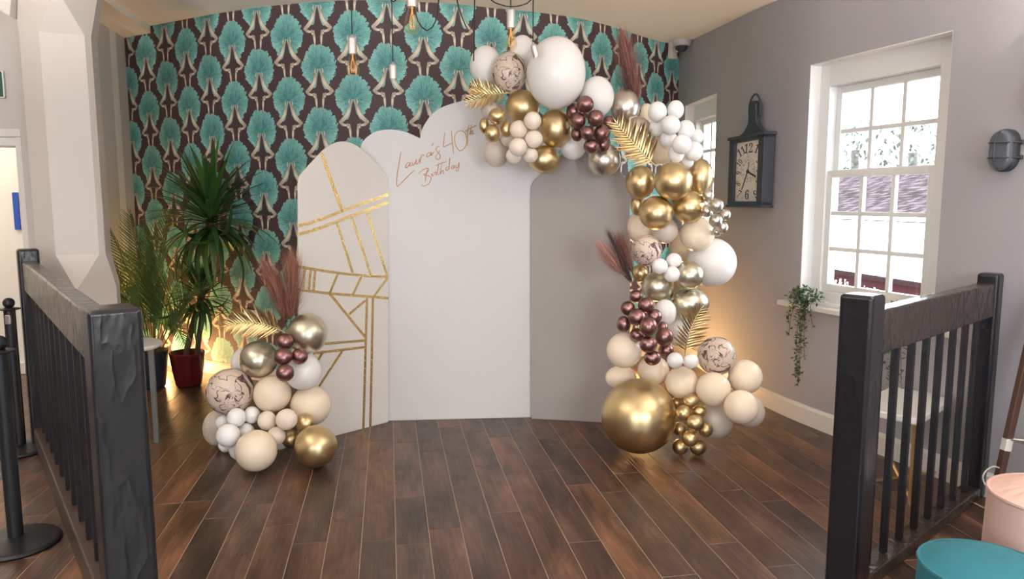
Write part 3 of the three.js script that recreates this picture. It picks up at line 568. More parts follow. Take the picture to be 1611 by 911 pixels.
const rightB = [
  [1034, 176, 15, 16, 'w', 0.5, 'left upper one of the small frosty white balloons by the window'],
  [1063, 173, 13, 15, 'w', 0.6, 'topmost of the small frosty white balloons by the window'],
  [1034, 202, 13, 13.5, 'w', 0.6, 'left lower one of the small frosty white balloons by the window'],
  [1055, 197, 15, 15.5, 'w', 0.2, 'centre front one of the small frosty white balloons by the window'],
  [1079, 204, 14, 15, 'w', 0.4, 'upper right one of the small frosty white balloons by the window'],
  [1052, 220, 14, 15, 'w', 0.4, 'middle left one of the small frosty white balloons by the window'],
  [1073, 227, 15, 15.5, 'w', 0.1, 'middle front one of the small frosty white balloons by the window'],
  [1064, 242, 13, 14, 'w', 0.3, 'lower left one of the small frosty white balloons by the window'],
  [1092, 238, 14, 15.5, 'w', 0.3, 'lower right one of the small frosty white balloons by the window'],
  [1096, 215, 11, 12, 'w', 0.8, 'outermost right one of the small frosty white balloons by the window'],
  [1081, 255, 10.5, 10, 'w', 0.3, 'lowest of the small frosty white balloons, touching a gold one'],
  [1059, 285, 29.5, 30.5, 'G', 0.3, 'frontmost gold chrome balloon on the right, below the frosty white bunch'],
  [1007.5, 287, 23.5, 26, 'G', 0.9, 'gold chrome balloon at the end of the curved gold palm spray'],
  [1102, 278, 19.5, 28, 'G', 1.1, 'gold chrome balloon against the small window'],
  [1032.5, 335, 26.5, 27, 'G', 0.5, 'lower left one of the five gold chrome balloons at the right'],
  [1083.5, 325.5, 26, 26, 'G', 0.7, 'lower right one of the five gold chrome balloons at the right'],
  [1004, 323, 12, 17, 'G', 1.7, 'gold chrome balloon mostly hidden behind two others at the board edge'],
  [1042, 234, 21, 26, 'B', 1.9, 'beige balloon behind the frosty white bunch'],
  [1017, 181, 13, 18, 'B', 1.7, 'small peach balloon behind the plume and the frosty white bunch'],
  [1046, 363, 21, 20, 'T', 1.0, 'sand coloured balloon under the five gold ones'],
  [1097, 369, 27, 27, 'B', 1.1, 'peach balloon under the gold ones, above the big white one'],
  [1114, 308, 9, 10, 'A', 0.6, 'topmost of the tiny silver chrome balloons beside the clock'],
  [1127, 323.5, 11, 11.5, 'A', 0.3, 'upper front one of the tiny silver chrome balloons beside the clock'],
  [1112, 332, 9, 10, 'A', 0.6, 'left one of the tiny silver chrome balloons beside the clock'],
  [1141, 338, 8.5, 9.5, 'A', 0.5, 'rightmost of the tiny silver chrome balloons beside the clock'],
  [1126, 347, 10.5, 11, 'A', 0.2, 'lower front one of the tiny silver chrome balloons beside the clock'],
  [1137, 358, 8.5, 9.5, 'A', 0.4, 'lower right one of the tiny silver chrome balloons beside the clock'],
  [1128, 365, 7.5, 7, 'A', 0.8, 'lowest of the tiny silver chrome balloons beside the clock'],
  [1119, 413, 39.5, 38.5, 'W', 1.3, 'big white balloon standing out to the right at half height'],
  [1017, 394.5, 24.5, 24.5, 'M', 0.4, 'marbled grey and brown balloon at half height beside the plumes'],
  [1038, 419, 12.5, 12.5, 'w', 0, 'left one of three small white balloons at half height'],
  [1060, 410, 12, 12, 'w', 0.1, 'upper one of three small white balloons at half height'],
  [1057, 431.5, 13, 12.5, 'w', 0, 'lower one of three small white balloons at half height'],
  [1035, 451, 25.5, 23.5, 'S', 0.7, 'silver chrome balloon under the three small white ones, on the left'],
  [1084, 433, 22.5, 23, 'S', 0.7, 'silver chrome balloon in front of the big white one'],
  [1085, 478, 31, 25.5, 'S', 0.7, 'widest silver chrome balloon, above the straight gold palm spray'],
  [1007, 430, 13, 14, 'G', 1.6, 'dull gold balloon in shade below the marbled one at half height'],
  [1011, 357, 24, 27, 'B', 2.4, 'peach balloon showing in the gap at the edge of the taupe board'],
  [1080, 388, 26, 26, 'B', 2.4, 'peach balloon mostly hidden behind the big white one'],
];
const footB = [
  [1002, 499, 13.5, 14, 'R', 0.1, 'upper middle one of the rose-brown chrome balloons like a bunch of grapes'],
  [1020, 514, 14, 15, 'R', 0, 'centre front one of the rose-brown chrome bunch'],
  [1020, 541.5, 14, 14, 'R', 0, 'lower middle one of the rose-brown chrome bunch'],
  [1026.5, 563, 13.5, 12, 'R', 0.1, 'lowest of the rose-brown chrome bunch'],
  [988, 485, 11.5, 11.5, 'R', 0.3, 'upper left one of the rose-brown chrome bunch'],
  [1016, 480, 12.5, 12, 'R', 0.2, 'upper right one of the rose-brown chrome bunch'],
  [1029, 498, 12, 12.5, 'R', 0.4, 'right upper one of the rose-brown chrome bunch, beside the white balloon'],
  [1045, 530, 14, 15, 'R', 0.2, 'rightmost of the rose-brown chrome bunch'],
  [981, 510, 11, 13, 'R', 0.5, 'leftmost of the rose-brown chrome bunch'],
  [1002, 527, 11, 11.5, 'R', 0.6, 'left lower one of the rose-brown chrome bunch'],
  [1048, 551, 12, 11.5, 'R', 0.4, 'lower right one of the rose-brown chrome bunch'],
  [1001, 466, 11, 10, 'R', 0.8, 'topmost of the rose-brown chrome bunch'],
  [1042, 515, 9, 9, 'R', 0.9, 'smallest of the rose-brown chrome bunch, half hidden'],
  [1062, 567, 12.5, 13, 'w', 0.3, 'left one of the two small white balloons under the straight gold palm spray'],
  [1087, 568.5, 12, 12, 'w', 0.3, 'right one of the two small white balloons under the straight gold palm spray'],
  [1046, 492, 18, 21, 'W', 1.1, 'white balloon between the rose-brown bunch and the silver ones'],
  [1066, 520, 20, 24, 'W', 1.8, 'white balloon behind the straight gold palm spray'],
  [1127.5, 560, 30, 30.5, 'M', 0.8, 'marbled cream and plum balloon at the foot of the garland'],
  [982, 551.5, 27.5, 28, 'B', 0.9, 'beige balloon left of the rose-brown bunch'],
  [977, 594, 25, 19, 'B', 1.3, 'beige balloon behind the top of the huge gold one, at the left'],
  [1028, 583, 25, 24, 'B', 1.0, 'beige balloon under the rose-brown bunch'],
  [1073, 602, 26.5, 25, 'B', 0.7, 'beige balloon right of the huge gold one'],
  [1122.5, 612.5, 27, 27, 'B', 0.5, 'beige balloon below the lower marbled one'],
  [1172, 593, 27, 27, 'B', 1.0, 'uppermost of the beige balloons at the far right foot'],
  [1166, 640.5, 26.5, 27, 'B', 0.4, 'front beige balloon at the far right foot'],
  [1180, 648, 22.5, 25, 'T', 1.6, 'sand balloon behind the front beige one at the far right'],
  [1127, 661, 27, 29, 'T', 1.2, 'sand coloured balloon near the floor right of the small gold bunch'],
  [1005, 654.5, 58.5, 59, 'G', 'floor', 'huge gold chrome balloon on the floor, the biggest of all'],
  [1094, 665.5, 14, 13, 'G', 0.0, 'centre one of the small gold chrome balloons beside the huge gold one'],
  [1086, 690, 12.5, 12.5, 'G', 0.0, 'lower centre one of the small gold chrome balloons beside the huge gold one'],
  [1070, 703, 12, 12.5, 'G', 'floor', 'bottom left one of the small gold chrome balloons, on the floor'],
  [1098, 703, 13, 13, 'G', 'floor', 'bottom right one of the small gold chrome balloons, on the floor'],
  [1075.5, 650, 12.5, 12.5, 'G', 0.0, 'upper left one of the small gold chrome balloons beside the huge gold one'],
  [1087, 631, 12.5, 11, 'G', 0.2, 'topmost of the small gold chrome balloons beside the huge gold one'],
  [1065, 634, 9, 9, 'G', 0.5, 'tiny gold chrome balloon touching the top right of the huge gold one'],
  [1100, 648, 11, 10, 'G', 0.4, 'upper right one of the small gold chrome balloons'],
  [1070, 675, 10.5, 11, 'G', 0.4, 'left middle one of the small gold chrome balloons'],
  [1110, 676, 11, 12, 'G', 0.3, 'right middle one of the small gold chrome balloons'],
];
const floorDepth = (b) => { let z = 4.3; for (let k = 0; k < 30; k++) { const h = b[3] * z / FPX, d = ray(b[0], b[1]); z = 0.5 * z + 0.5 * (h * 1.005 + 0.001 - EYE.y) / d.y; } return z; };
const balls = [];
for (const [list, base, group] of [[leftB, 4.12, OV], [topB, 4.28, OT], [rightB, 4.25, OR], [footB, 4.10, OF]]) {
  for (const b of list) {
    const fl = b[5] === 'floor', z = fl ? floorDepth(b) : base + b[5] * 0.16;
    balls.push({ b, group, fl, z, z0: z, lay: fl ? -1 : b[5] });
  }
}
{                                                                      // let them touch instead of passing through one another: move along the line of sight
  for (const q of balls) { q.d = ray(q.b[0], q.b[1]); q.r = Math.max(q.b[2], q.b[3]) * 0.5 / FPX + Math.min(q.b[2], q.b[3]) * 0.5 / FPX; q.p = new V3(); }
  const upd = (q) => q.p.copy(EYE).addScaledVector(q.d, q.z);
  balls.forEach(upd);
  const sep = (its, soft) => {
    for (let it = 0; it < its; it++) {
      for (let i = 0; i < balls.length; i++) for (let j = i + 1; j < balls.length; j++) {
        const a = balls[i], c = balls[j], need = (a.r * a.z + c.r * c.z) * 0.995, dist = a.p.distanceTo(c.p);
        if (dist >= need) continue;
        const push = Math.min(0.012, (need - dist) * 0.5), byLay = a.lay === c.lay ? (i < j ? 1 : -1) : a.lay < c.lay ? 1 : -1, s = soft && Math.abs(a.z - c.z) > 0.02 ? Math.sign(c.z - a.z) : byLay;
        if (!a.fl) a.z -= s * push * (c.fl ? 2 : 1); if (!c.fl) c.z += s * push * (a.fl ? 2 : 1);
        upd(a); upd(c);
      }
      for (const q of balls) if (!q.fl) for (const [bd, x0, x1] of [[lb, 470, 612], [mid, 575, 850], [rb, 836, 991]]) {
        if (q.b[0] + q.b[2] < x0 || q.b[0] - q.b[2] > x1) continue;
        const gap = q.p.clone().sub(bd.a).dot(bd.n) - q.r * q.z - 0.006;
        if (gap < 0) { q.z += gap * 0.5; upd(q); }
      }
    }
  };
  sep(150, false); sep(350, true);
  for (let it = 0; it < 300; it++) for (const a of balls) {            // and none of them hangs apart from the rest
    if (a.fl) continue; let best = 1e9, bc = null;
    for (const c of balls) if (c !== a) { const g = a.p.distanceTo(c.p) - (a.r * a.z + c.r * c.z); if (g < best) { best = g; bc = c; } }
    if (best > 0.004) { const s = Math.sign(bc.p.clone().sub(a.p).dot(a.d)); a.z += s * Math.min(0.004, best * 0.5); upd(a); }
  }
  sep(60, true);
}
const restZ = (x, y, def = 4.2) => {                                   // depth at which a stem at this place in the garland meets a balloon
  let z = 1e9, near = 1e9, zn = def;
  for (const q of balls) { const rp = (q.b[2] + q.b[3]) / 2, d = Math.hypot(x - q.b[0], y - q.b[1]); if (d < rp * 0.97) z = Math.min(z, q.z - Math.sqrt(rp * rp - d * d) / FPX * q.z); if (d - rp < near) { near = d - rp; zn = q.z; } }
  return z < 1e8 ? z + 0.004 : zn;
};
let worst = [1e9, -1e9];
for (const q of balls) {
  const [x, y, rx, ry, mk, lay, label] = q.b, m = part(numbered('balloon'), balloonGeo, BM[mk], scene);
  tag(m, label, 'balloon', q.group);
  const k = q.z / FPX; m.position.copy(q.p); m.scale.set(rx * k, ry * k, Math.min(rx, ry) * k);
  if (Math.abs(rx - ry) / rx < 0.06) { const r = (rx + ry) / 2 * k; m.scale.setScalar(r); m.quaternion.setFromUnitVectors(new V3(0, -1, 0), new V3(rr(-0.5, 0.5), rr(-0.3, 0.5), -1).normalize()); m.rotateY(rr(0, 6.28)); } else m.geometry = balloonBack;
  worst = [Math.min(worst[0], q.z), Math.max(worst[1], q.z)];
}

// ------------------------------------------------------------------ leaves, palm sprays and plumes
function bladeGeo(w, bend, fold, segs = 5, point = 0.35, root = 0.35) { // unit length along +y, width w, bending towards +z, folded along the midrib
  const q = [], n = [], u = [], ix = [];
  let y = 0, z = 0, a = 0;
  for (let i = 0; i <= segs; i++) {
    const t = i / segs, ww = w / 2 * (t < point ? root + (1 - root) * sm(t / point) : Math.max(0.02, Math.pow(1 - (t - point) / (1 - point), 0.8)));
    const ca = Math.cos(a), sa = Math.sin(a);
    q.push(-ww, y + -sa * fold * ww * 0, z + fold * ww, 0, y, z, ww, y, z + fold * ww);
    for (const s of [-1, 0, 1]) { const v = new V3(s * -fold * 0.9, -sa, ca).normalize(); n.push(v.x, v.y, v.z); }
    u.push(0, t, 0.5, t, 1, t);
    if (i < segs) for (const k of [0, 1]) { const b = i * 3 + k; ix.push(b, b + 1, b + 4, b, b + 4, b + 3); }
    a += bend / segs; y += Math.cos(a) / segs; z += Math.sin(a) / segs;
  }
  const g = new THREE.BufferGeometry(); g.setAttribute('position', new THREE.Float32BufferAttribute(q, 3)); g.setAttribute('normal', new THREE.Float32BufferAttribute(n, 3)); g.setAttribute('uv', new THREE.Float32BufferAttribute(u, 2)); g.setIndex(ix);
  return g;
}
function place(o, pos, dir, face, len, wid = len) {                    // aim a blade: +y along dir, +z towards face
  const y = dir.clone().normalize(), x = new V3().crossVectors(y, face).normalize(), z = new V3().crossVectors(x, y);
  const m = new THREE.Matrix4().makeBasis(x.multiplyScalar(wid), y.multiplyScalar(len), z.multiplyScalar(len)); m.setPosition(pos);
  if (o.isBufferGeometry) return o.clone().applyMatrix4(m);
  m.decompose(o.position, o.quaternion, o.scale); return o;
}
const qb = (a, b, c) => new THREE.QuadraticBezierCurve3(a, b, c);
function leaflets(curve, face, n, len, t0, open0, open1, cb, sag = 0) {
  for (let i = 0; i < n; i++) for (const s of [-1, 1]) {
    const t = t0 + (1 - t0) * (i + 0.5 + s * 0.12) / n, P = curve.getPoint(t), T = curve.getTangent(t), S = new V3().crossVectors(T, face).normalize().multiplyScalar(s);
    const op = open0 + (open1 - open0) * t, d = T.clone().multiplyScalar(Math.cos(op)).addScaledVector(S, Math.sin(op)).addScaledVector(face, rr(0.02, 0.22)).add(new V3(0, -sag * rr(0.5, 1.3), 0)).normalize();
    cb(P, d, face, len * (0.45 + 0.75 * Math.sin(Math.PI * Math.min(1, 0.16 + 0.80 * t))) * rr(0.9, 1.1));
  }
  cb(curve.getPoint(1), curve.getTangent(1), face, len * 0.5);
}
const camFace = FWD.clone().negate();
const goldBlades = [bladeGeo(0.125, 0.5, 0.5), bladeGeo(0.14, 0.8, 0.45), bladeGeo(0.12, 0.25, 0.55)];
function goldSpray(label, a, b, c, z, n, len, za = 0, wide = 1) {
  z = restZ(...a, z);
  const A = at(...a, z), o = thing('gold_palm_spray', label, 'palm spray', A, 0, 'gold palm sprays');
  const cv = qb(new V3(), at(...b, z - 0.03).sub(A), at(...c, z - za).sub(A));
  part('stem', new THREE.TubeGeometry(cv, 16, 0.0035, 6), M.gold, o);
  let k = 0;
  leaflets(cv, camFace, n, len, 0.12, 1.15, 0.75, (P, d, f, l) => { place(part(k ? 'leaflet_' + String(k).padStart(3, '0') : 'leaflet', goldBlades[k % 3], M.gold, o), P, d, f, l, l * wide); k++; });
}
goldSpray('gold palm spray lying out to the left above a silver balloon of the low cluster', [449, 524], [405, 498], [360, 511], 4.10, 17, 0.105, 0.05);
goldSpray('gold palm spray at the left end of the top garland, under a white balloon', [804, 146], [766, 146], [738, 163], 4.22, 15, 0.085);
goldSpray('tangled upper gold palm spray against a white balloon at the top left of the garland', [788, 150], [760, 140], [742, 138], 4.30, 12, 0.07);
goldSpray('curved gold palm spray hanging across the top right corner of the garland', [1033, 262], [1000, 232], [970, 193], 4.02, 17, 0.13, 0.04);
goldSpray('straight gold palm spray rising above two small white balloons at the lower right', [1077, 561], [1080, 522], [1103, 486], 4.04, 15, 0.10, 0.02);

const soil0 = std([0.08, 0.045, 0.04], 0.9);
const plumeMats = [std([0.42, 0.19, 0.14], 0.9), std([0.30, 0.13, 0.105], 0.9), std([0.09, 0.048, 0.05], 0.9), std([0.60, 0.31, 0.26], 0.85)];
const hairGeo = bladeGeo(0.015, 0.7, 0.2, 4, 0.45, 0.8);
function plume(label, a, b, c, z, len, n, mat, t0 = 0.15) {
  z = restZ(...a, z) + 0.02;
  const A = at(...a, z), o = thing('pampas_plume', label, 'dried plume', A, 0, 'dried pampas plumes');
  const cv = qb(new V3(), at(...b, z - 0.02).sub(A), at(...c, z - 0.03).sub(A));
  part('stem', new THREE.TubeGeometry(cv, 16, 0.0025, 5), soil0, o);
  const gs = [];
  n *= 2;
  for (let i = 0; i < n; i++) {
    const t = t0 + (1 - t0) * (i / n), P = cv.getPoint(t), T = cv.getTangent(t), ph = i * 2.399, U = new V3().crossVectors(T, camFace).normalize(), W = new V3().crossVectors(U, T);
    const R = U.clone().multiplyScalar(Math.cos(ph)).addScaledVector(W, Math.sin(ph)), op = rr(0.4, 1.25) * (1 - 0.35 * t), d = T.clone().multiplyScalar(Math.cos(op)).addScaledVector(R, Math.sin(op));
    const h = place(hairGeo, P, d, T, len * (0.4 + 0.7 * Math.sin(Math.PI * (0.1 + 0.75 * t))) * rr(0.6, 1.75), len), k = rr(0.35, 1.35), col = new Float32Array(h.attributes.position.count * 3).fill(k);
    h.setAttribute('color', new THREE.BufferAttribute(col, 3)); gs.push(h);
  }
  mat.vertexColors = true; const p = part('plume', mergeGeometries(gs), mat, o, 'stuff'); p.userData.kind = 'stuff';
}
plume('left one of two rusty pink feathery plumes above the left cluster', [452, 520], [444, 472], [425, 436], 4.28, 0.125, 900, plumeMats[0]);
plume('right one of two rusty pink feathery plumes, standing against the cream board', [456, 516], [461, 470], [459, 424], 4.32, 0.125, 900, plumeMats[0]);
plume('tall dusky plume at the upper right, in front of the wallpaper', [1008, 178], [994, 125], [983, 76], 4.22, 0.14, 800, plumeMats[1]);
plume('dark plume leaning beside the tall dusky one at the upper right', [1006, 180], [990, 150], [990, 112], 4.26, 0.10, 420, plumeMats[2]);
plume('pink tipped short plume at half height, pointing left over the taupe board', [1003, 455], [978, 432], [953, 398], 4.18, 0.10, 460, plumeMats[3], 0.4);
plume('upright short plume with a pink tip at half height, beside the marbled grey balloon', [1004, 452], [992, 420], [980, 388], 4.2, 0.10, 460, plumeMats[1], 0.35);
plume('black short plume between the two pink tipped ones at half height', [1003, 458], [985, 430], [962, 376], 4.22, 0.08, 380, plumeMats[2], 0.2);

// ------------------------------------------------------------------ hanging bulbs
const bulbGeo = lathe([[0.0005, -0.135], [0.018, -0.132], [0.03, -0.12], [0.0345, -0.102], [0.033, -0.082], [0.026, -0.05], [0.018, -0.02], [0.014, 0.0]], 28);
const filMat = new THREE.MeshStandardMaterial({ color: new THREE.Color().setRGB(0.8, 0.42, 0.12), roughness: 0.4, emissive: new THREE.Color().setRGB(1, 0.55, 0.2), emissiveIntensity: 0.35 });
function pendant(label, x, yTop, yBot, z, bulb, sc = 1, wTop = 0, tilt = 0) {
  const T = at(x, yTop, z), k = z / FPX, h = (yBot - yTop) * k, o = thing('pendant_lamp', label, 'pendant lamp', T, 0, 'industrial pendant lamps on black cables');
  const r = 0.0225 * sc, up = CEIL - T.y - 0.002;
  part('cable', tube([new V3(0, -0.01, 0), new V3(0, up * 0.3, 0), new V3(wTop * 0.6, up * 0.7, 0), new V3(wTop, up, 0)], 0.0035, 20, 6), M.cable, o);
  const ho = part('lamp_holder', lathe([[0.0005, 0.004], [0.006, 0.006], [0.007, -0.004], [r * 0.8, -0.008], [r, -0.018], [r, -h], [r * 0.86, -h], [r * 0.84, -h + 0.03], [0.0005, -h + 0.032]], 24), M.alu, o);
  ho.rotation.z = tilt;
  if (bulb) {
    const b = part('bulb', bulbGeo.clone().scale(sc * 1.0, bulb, sc).translate(0, -h + 0.004, 0), M.amber, o), gs = [];
    for (let i = 0; i < 6; i++) { const a = i / 6 * 6.283, R = 0.008 * sc; gs.push(tube([new V3(Math.cos(a) * R * 0.5, -h - 0.03 * bulb, Math.sin(a) * R * 0.5), new V3(Math.cos(a) * R * 1.6, -h - 0.075 * bulb, Math.sin(a) * R * 1.6), new V3(Math.cos(a + 0.5) * R, -h - 0.108 * bulb, Math.sin(a + 0.5) * R)], 0.0011, 8, 5)); }
    gs.push(mv(cyl(0.004, 0.005, 0.04 * bulb, 10), 0, -h - 0.015 * bulb, 0));
    part('filament', merge(gs), filMat, b);
  }
}
pendant('hanging lamp with an amber bulb, leftmost of the row, in front of the wallpaper', 554, 56, 84, 3.95, 0.92, 1.0);
pendant('hanging lamp with a large amber bulb at the top edge, nearest of the row', 647.5, -26, 10, 3.6, 0.98, 1.15);
pendant('hanging lamp with an amber bulb in front of the marbled balloon', 803.5, 12, 43, 3.9, 0.92, 1.0);
pendant('hanging lamp holder without a bulb, between the two left bulbs', 618, 99, 123.5, 4.05, 0, 0.92);
pendant('hanging lamp holder without a bulb, tilted against the largest white balloon', 838.5, 68, 90, 4.0, 0, 0.8, 0.005, 0.25);
const swag = (label, pts, z) => one('hanging_cable', tube(pts.map(([x, y]) => at(x, y, z)), 0.0035, 40, 6), M.cable, label, 'cable');
swag('black cable sagging in a loop right of the nearest bulb', [[654, -150], [650, -10], [659, 36], [673, 48.5], [684, 36], [691, -10], [694, -150]], 3.62);
swag('black cable hanging in a narrow bend left of the bulb before the marbled balloon', [[714, -150], [719, 0], [729, 32], [739, 50], [745, 30], [747, -20], [748, -150]], 3.8);
swag('straight black cable dropping behind the white balloon at the left end of the top garland', [[746.5, -150], [746.5, 0], [746, 60], [745, 96]], 4.1);
swag('black cable curving in a wide arc above the lamp before the marbled balloon', [[752, -140], [770, -3], [786, 7], [804, 10.5], [822, 8], [836, -1], [850, -140]], 3.88);
swag('short black cable loop at the top edge above the bulbless holder', [[606, -150], [612, -4], [618, 2.5], [626, -3], [632, -150]], 4.0);

// ------------------------------------------------------------------ right wall: camera, sensor, clock, bulkhead lamp
function onWall(x, y) { const h = right.hit(x, y), t = right.t(h.s), p = right.p(h.s).setY(h.y); return { p, t, turn: Math.atan2(-t.z, t.x), n: right.out(h.s).negate(), s: h.s }; }
{
  const w = onWall(1087, 66), o = thing('security_camera', 'grey dome security camera in the corner below the ceiling', 'security camera', w.p.clone().addScaledVector(w.n, 0.085), w.turn);
  const k = onWall(1087, 66);
  part('housing', lathe([[0.0005, 0.052], [0.088, 0.052], [0.092, 0.04], [0.084, -0.02], [0.074, -0.036], [0.06, -0.04], [0.0005, -0.04]], 32), std([0.45, 0.45, 0.45], 0.45), o);
  part('dome', lathe([[0.056, -0.038], [0.052, -0.062], [0.036, -0.085], [0.0005, -0.094]], 28), std([0.03, 0.035, 0.05], 0.1), o);
  part('lens', mv(new THREE.SphereGeometry(0.014, 16, 12), -0.02, -0.078, 0.034), std([0.4, 0.45, 0.5], 0.2), o);
  const b = back.hit(1054, 80), bp = back.p(b.s).setY(b.y), tt = back.t(b.s), oo = thing('alarm_sensor', 'small pale alarm sensor box in the corner under the security camera', 'alarm sensor', bp.addScaledVector(back.out(b.s), -0.03), Math.atan2(-tt.z, tt.x));
  part('case', rbox(0.085, 0.155, 0.055, 0.012, 3), std([0.62, 0.6, 0.57], 0.5), oo); part('lens', mv(rbox(0.045, 0.06, 0.012, 0.005), 0.0, -0.015, 0.029), std([0.8, 0.79, 0.77], 0.4), oo);
}
{
  const w = onWall(1182, 268), off = 0.085, po = w.p.clone().addScaledVector(w.n, off), L = (x, y) => { const p = onPlane(x, y, po, w.n).sub(po); return [p.dot(w.t), p.y]; };
  const tl = L(1147.5, 219), tr = L(1202, 212), bl = L(1147, 323), cx = (tl[0] + tr[0]) / 2, W = tr[0] - tl[0], top = (tl[1] + tr[1]) / 2, bot = bl[1], H = top - bot, cy = (top + bot) / 2;
  const o = thing('wall_clock', 'tall blue-black lantern shaped wall clock with a ring on top', 'clock', w.p, w.turn);
  const cm = std([0.045, 0.05, 0.065], 0.55), fw = W * 0.15, fh = 0.03;
  part('case', merge([mv(rbox(W, fh, off, 0.006), cx, top - fh / 2, off / 2), mv(rbox(W, fh, off, 0.006), cx, bot + fh / 2, off / 2), mv(rbox(fw, H, off, 0.006), cx - W / 2 + fw / 2, cy, off / 2), mv(rbox(fw, H, off, 0.006), cx + W / 2 - fw / 2, cy, off / 2), mv(box(W - 0.02, H - 0.02, 0.02), cx, cy, 0.011), mv(rbox(W * 1.06, 0.022, off + 0.014, 0.006), cx, top + 0.006, off / 2 + 0.004), mv(rbox(W * 1.05, 0.02, off + 0.01, 0.006), cx, bot - 0.005, off / 2 + 0.003)]), cm, o);
  const iw = W - 2 * fw, ih = H - 2 * fh;
  const face = canvasTex(300, 620, (g, w2, h2) => {
    g.fillStyle = '#e6e1da'; g.fillRect(0, 0, w2, h2);
    for (let i = 0; i < 500; i++) { g.fillStyle = rnd() < 0.5 ? 'rgba(120,105,95,0.08)' : 'rgba(255,250,240,0.10)'; g.beginPath(); g.arc(rnd() * w2, rnd() * h2, rr(2, 16), 0, 7); g.fill(); }
    g.fillStyle = '#3a3330'; g.textAlign = 'center'; g.textBaseline = 'middle';
    const N = [['12', 150, 78, 0, 120], ['1', 246, 92, 0.35, 110], ['2', 268, 212, 0.9, 64], ['3', 272, 310, 1.57, 64], ['4', 268, 420, 2.2, 64], ['5', 250, 540, 2.7, 96], ['6', 150, 548, 0, 120], ['7', 50, 535, 0.5, 100], ['8', 36, 428, -0.9, 84], ['9', 36, 318, -1.2, 78], ['10', 42, 212, -0.9, 78], ['11', 62, 100, -0.5, 110]];
    for (const [t, x, y, a, f] of N) { g.save(); g.translate(x, y); g.rotate(a); g.scale(0.8, 1.1); g.font = 'bold ' + f + 'px serif'; g.fillText(t, 0, 0); g.restore(); }
    for (let i = 0; i < 12; i++) { const a = i / 12 * 6.283; g.save(); g.translate(150 + Math.sin(a) * 62, 290 - Math.cos(a) * 95); g.rotate(a); g.font = 'bold 26px serif'; g.fillText(String(i || 12), 0, 0); g.restore(); }
    g.strokeStyle = '#4a403a'; g.lineWidth = 2; g.beginPath(); g.ellipse(150, 290, 82, 122, 0, 0, 6.3); g.stroke();
  });
  part('dial', mv(new THREE.BoxGeometry(iw + 0.01, ih + 0.01, 0.004), cx, cy, 0.058), new THREE.MeshStandardMaterial({ map: face, roughness: 0.7 }), o);
  const hz = 0.066, c0 = new V3(cx + iw * 0.02, cy, hz), hm = std([0.02, 0.022, 0.03], 0.5);
  const hand = (dx, dy, wd) => part('hand', bar(c0.clone().add(new V3(-dx * 0.12, -dy * 0.12, 0)), c0.clone().add(new V3(dx, dy, 0)), wd, 0.003, 0.001), hm, o);
  hand(iw * 0.34, -ih * 0.10, 0.012); hand(-iw * 0.22, -ih * 0.30, 0.009); hand(iw * 0.05, ih * 0.16, 0.005);
  part('hub', new THREE.CylinderGeometry(0.012, 0.012, 0.01, 16).rotateX(Math.PI / 2).translate(c0.x, c0.y, hz), hm, o);
  const s = new THREE.Shape(); const q = W * 0.40; s.moveTo(-q, 0); s.quadraticCurveTo(-q * 0.55, 0.015, -q * 0.42, 0.05); s.quadraticCurveTo(-q * 0.3, 0.065, -q * 0.25, 0.09); s.lineTo(-q * 0.2, 0.215); s.quadraticCurveTo(0, 0.255, q * 0.2, 0.215); s.lineTo(q * 0.25, 0.09); s.quadraticCurveTo(q * 0.3, 0.065, q * 0.42, 0.05); s.quadraticCurveTo(q * 0.55, 0.015, q, 0);
  part('crown', new THREE.ExtrudeGeometry(s, { depth: 0.03, bevelEnabled: true, bevelSize: 0.004, bevelThickness: 0.004, bevelSegments: 2 }).translate(cx + W * 0.07, top + 0.014, 0.03), cm, o);
  part('ring', new THREE.TorusGeometry(0.085, 0.007, 10, 40).scale(1.0, 1.15, 1).translate(cx + W * 0.07, top + 0.20, 0.045), cm, o);
}
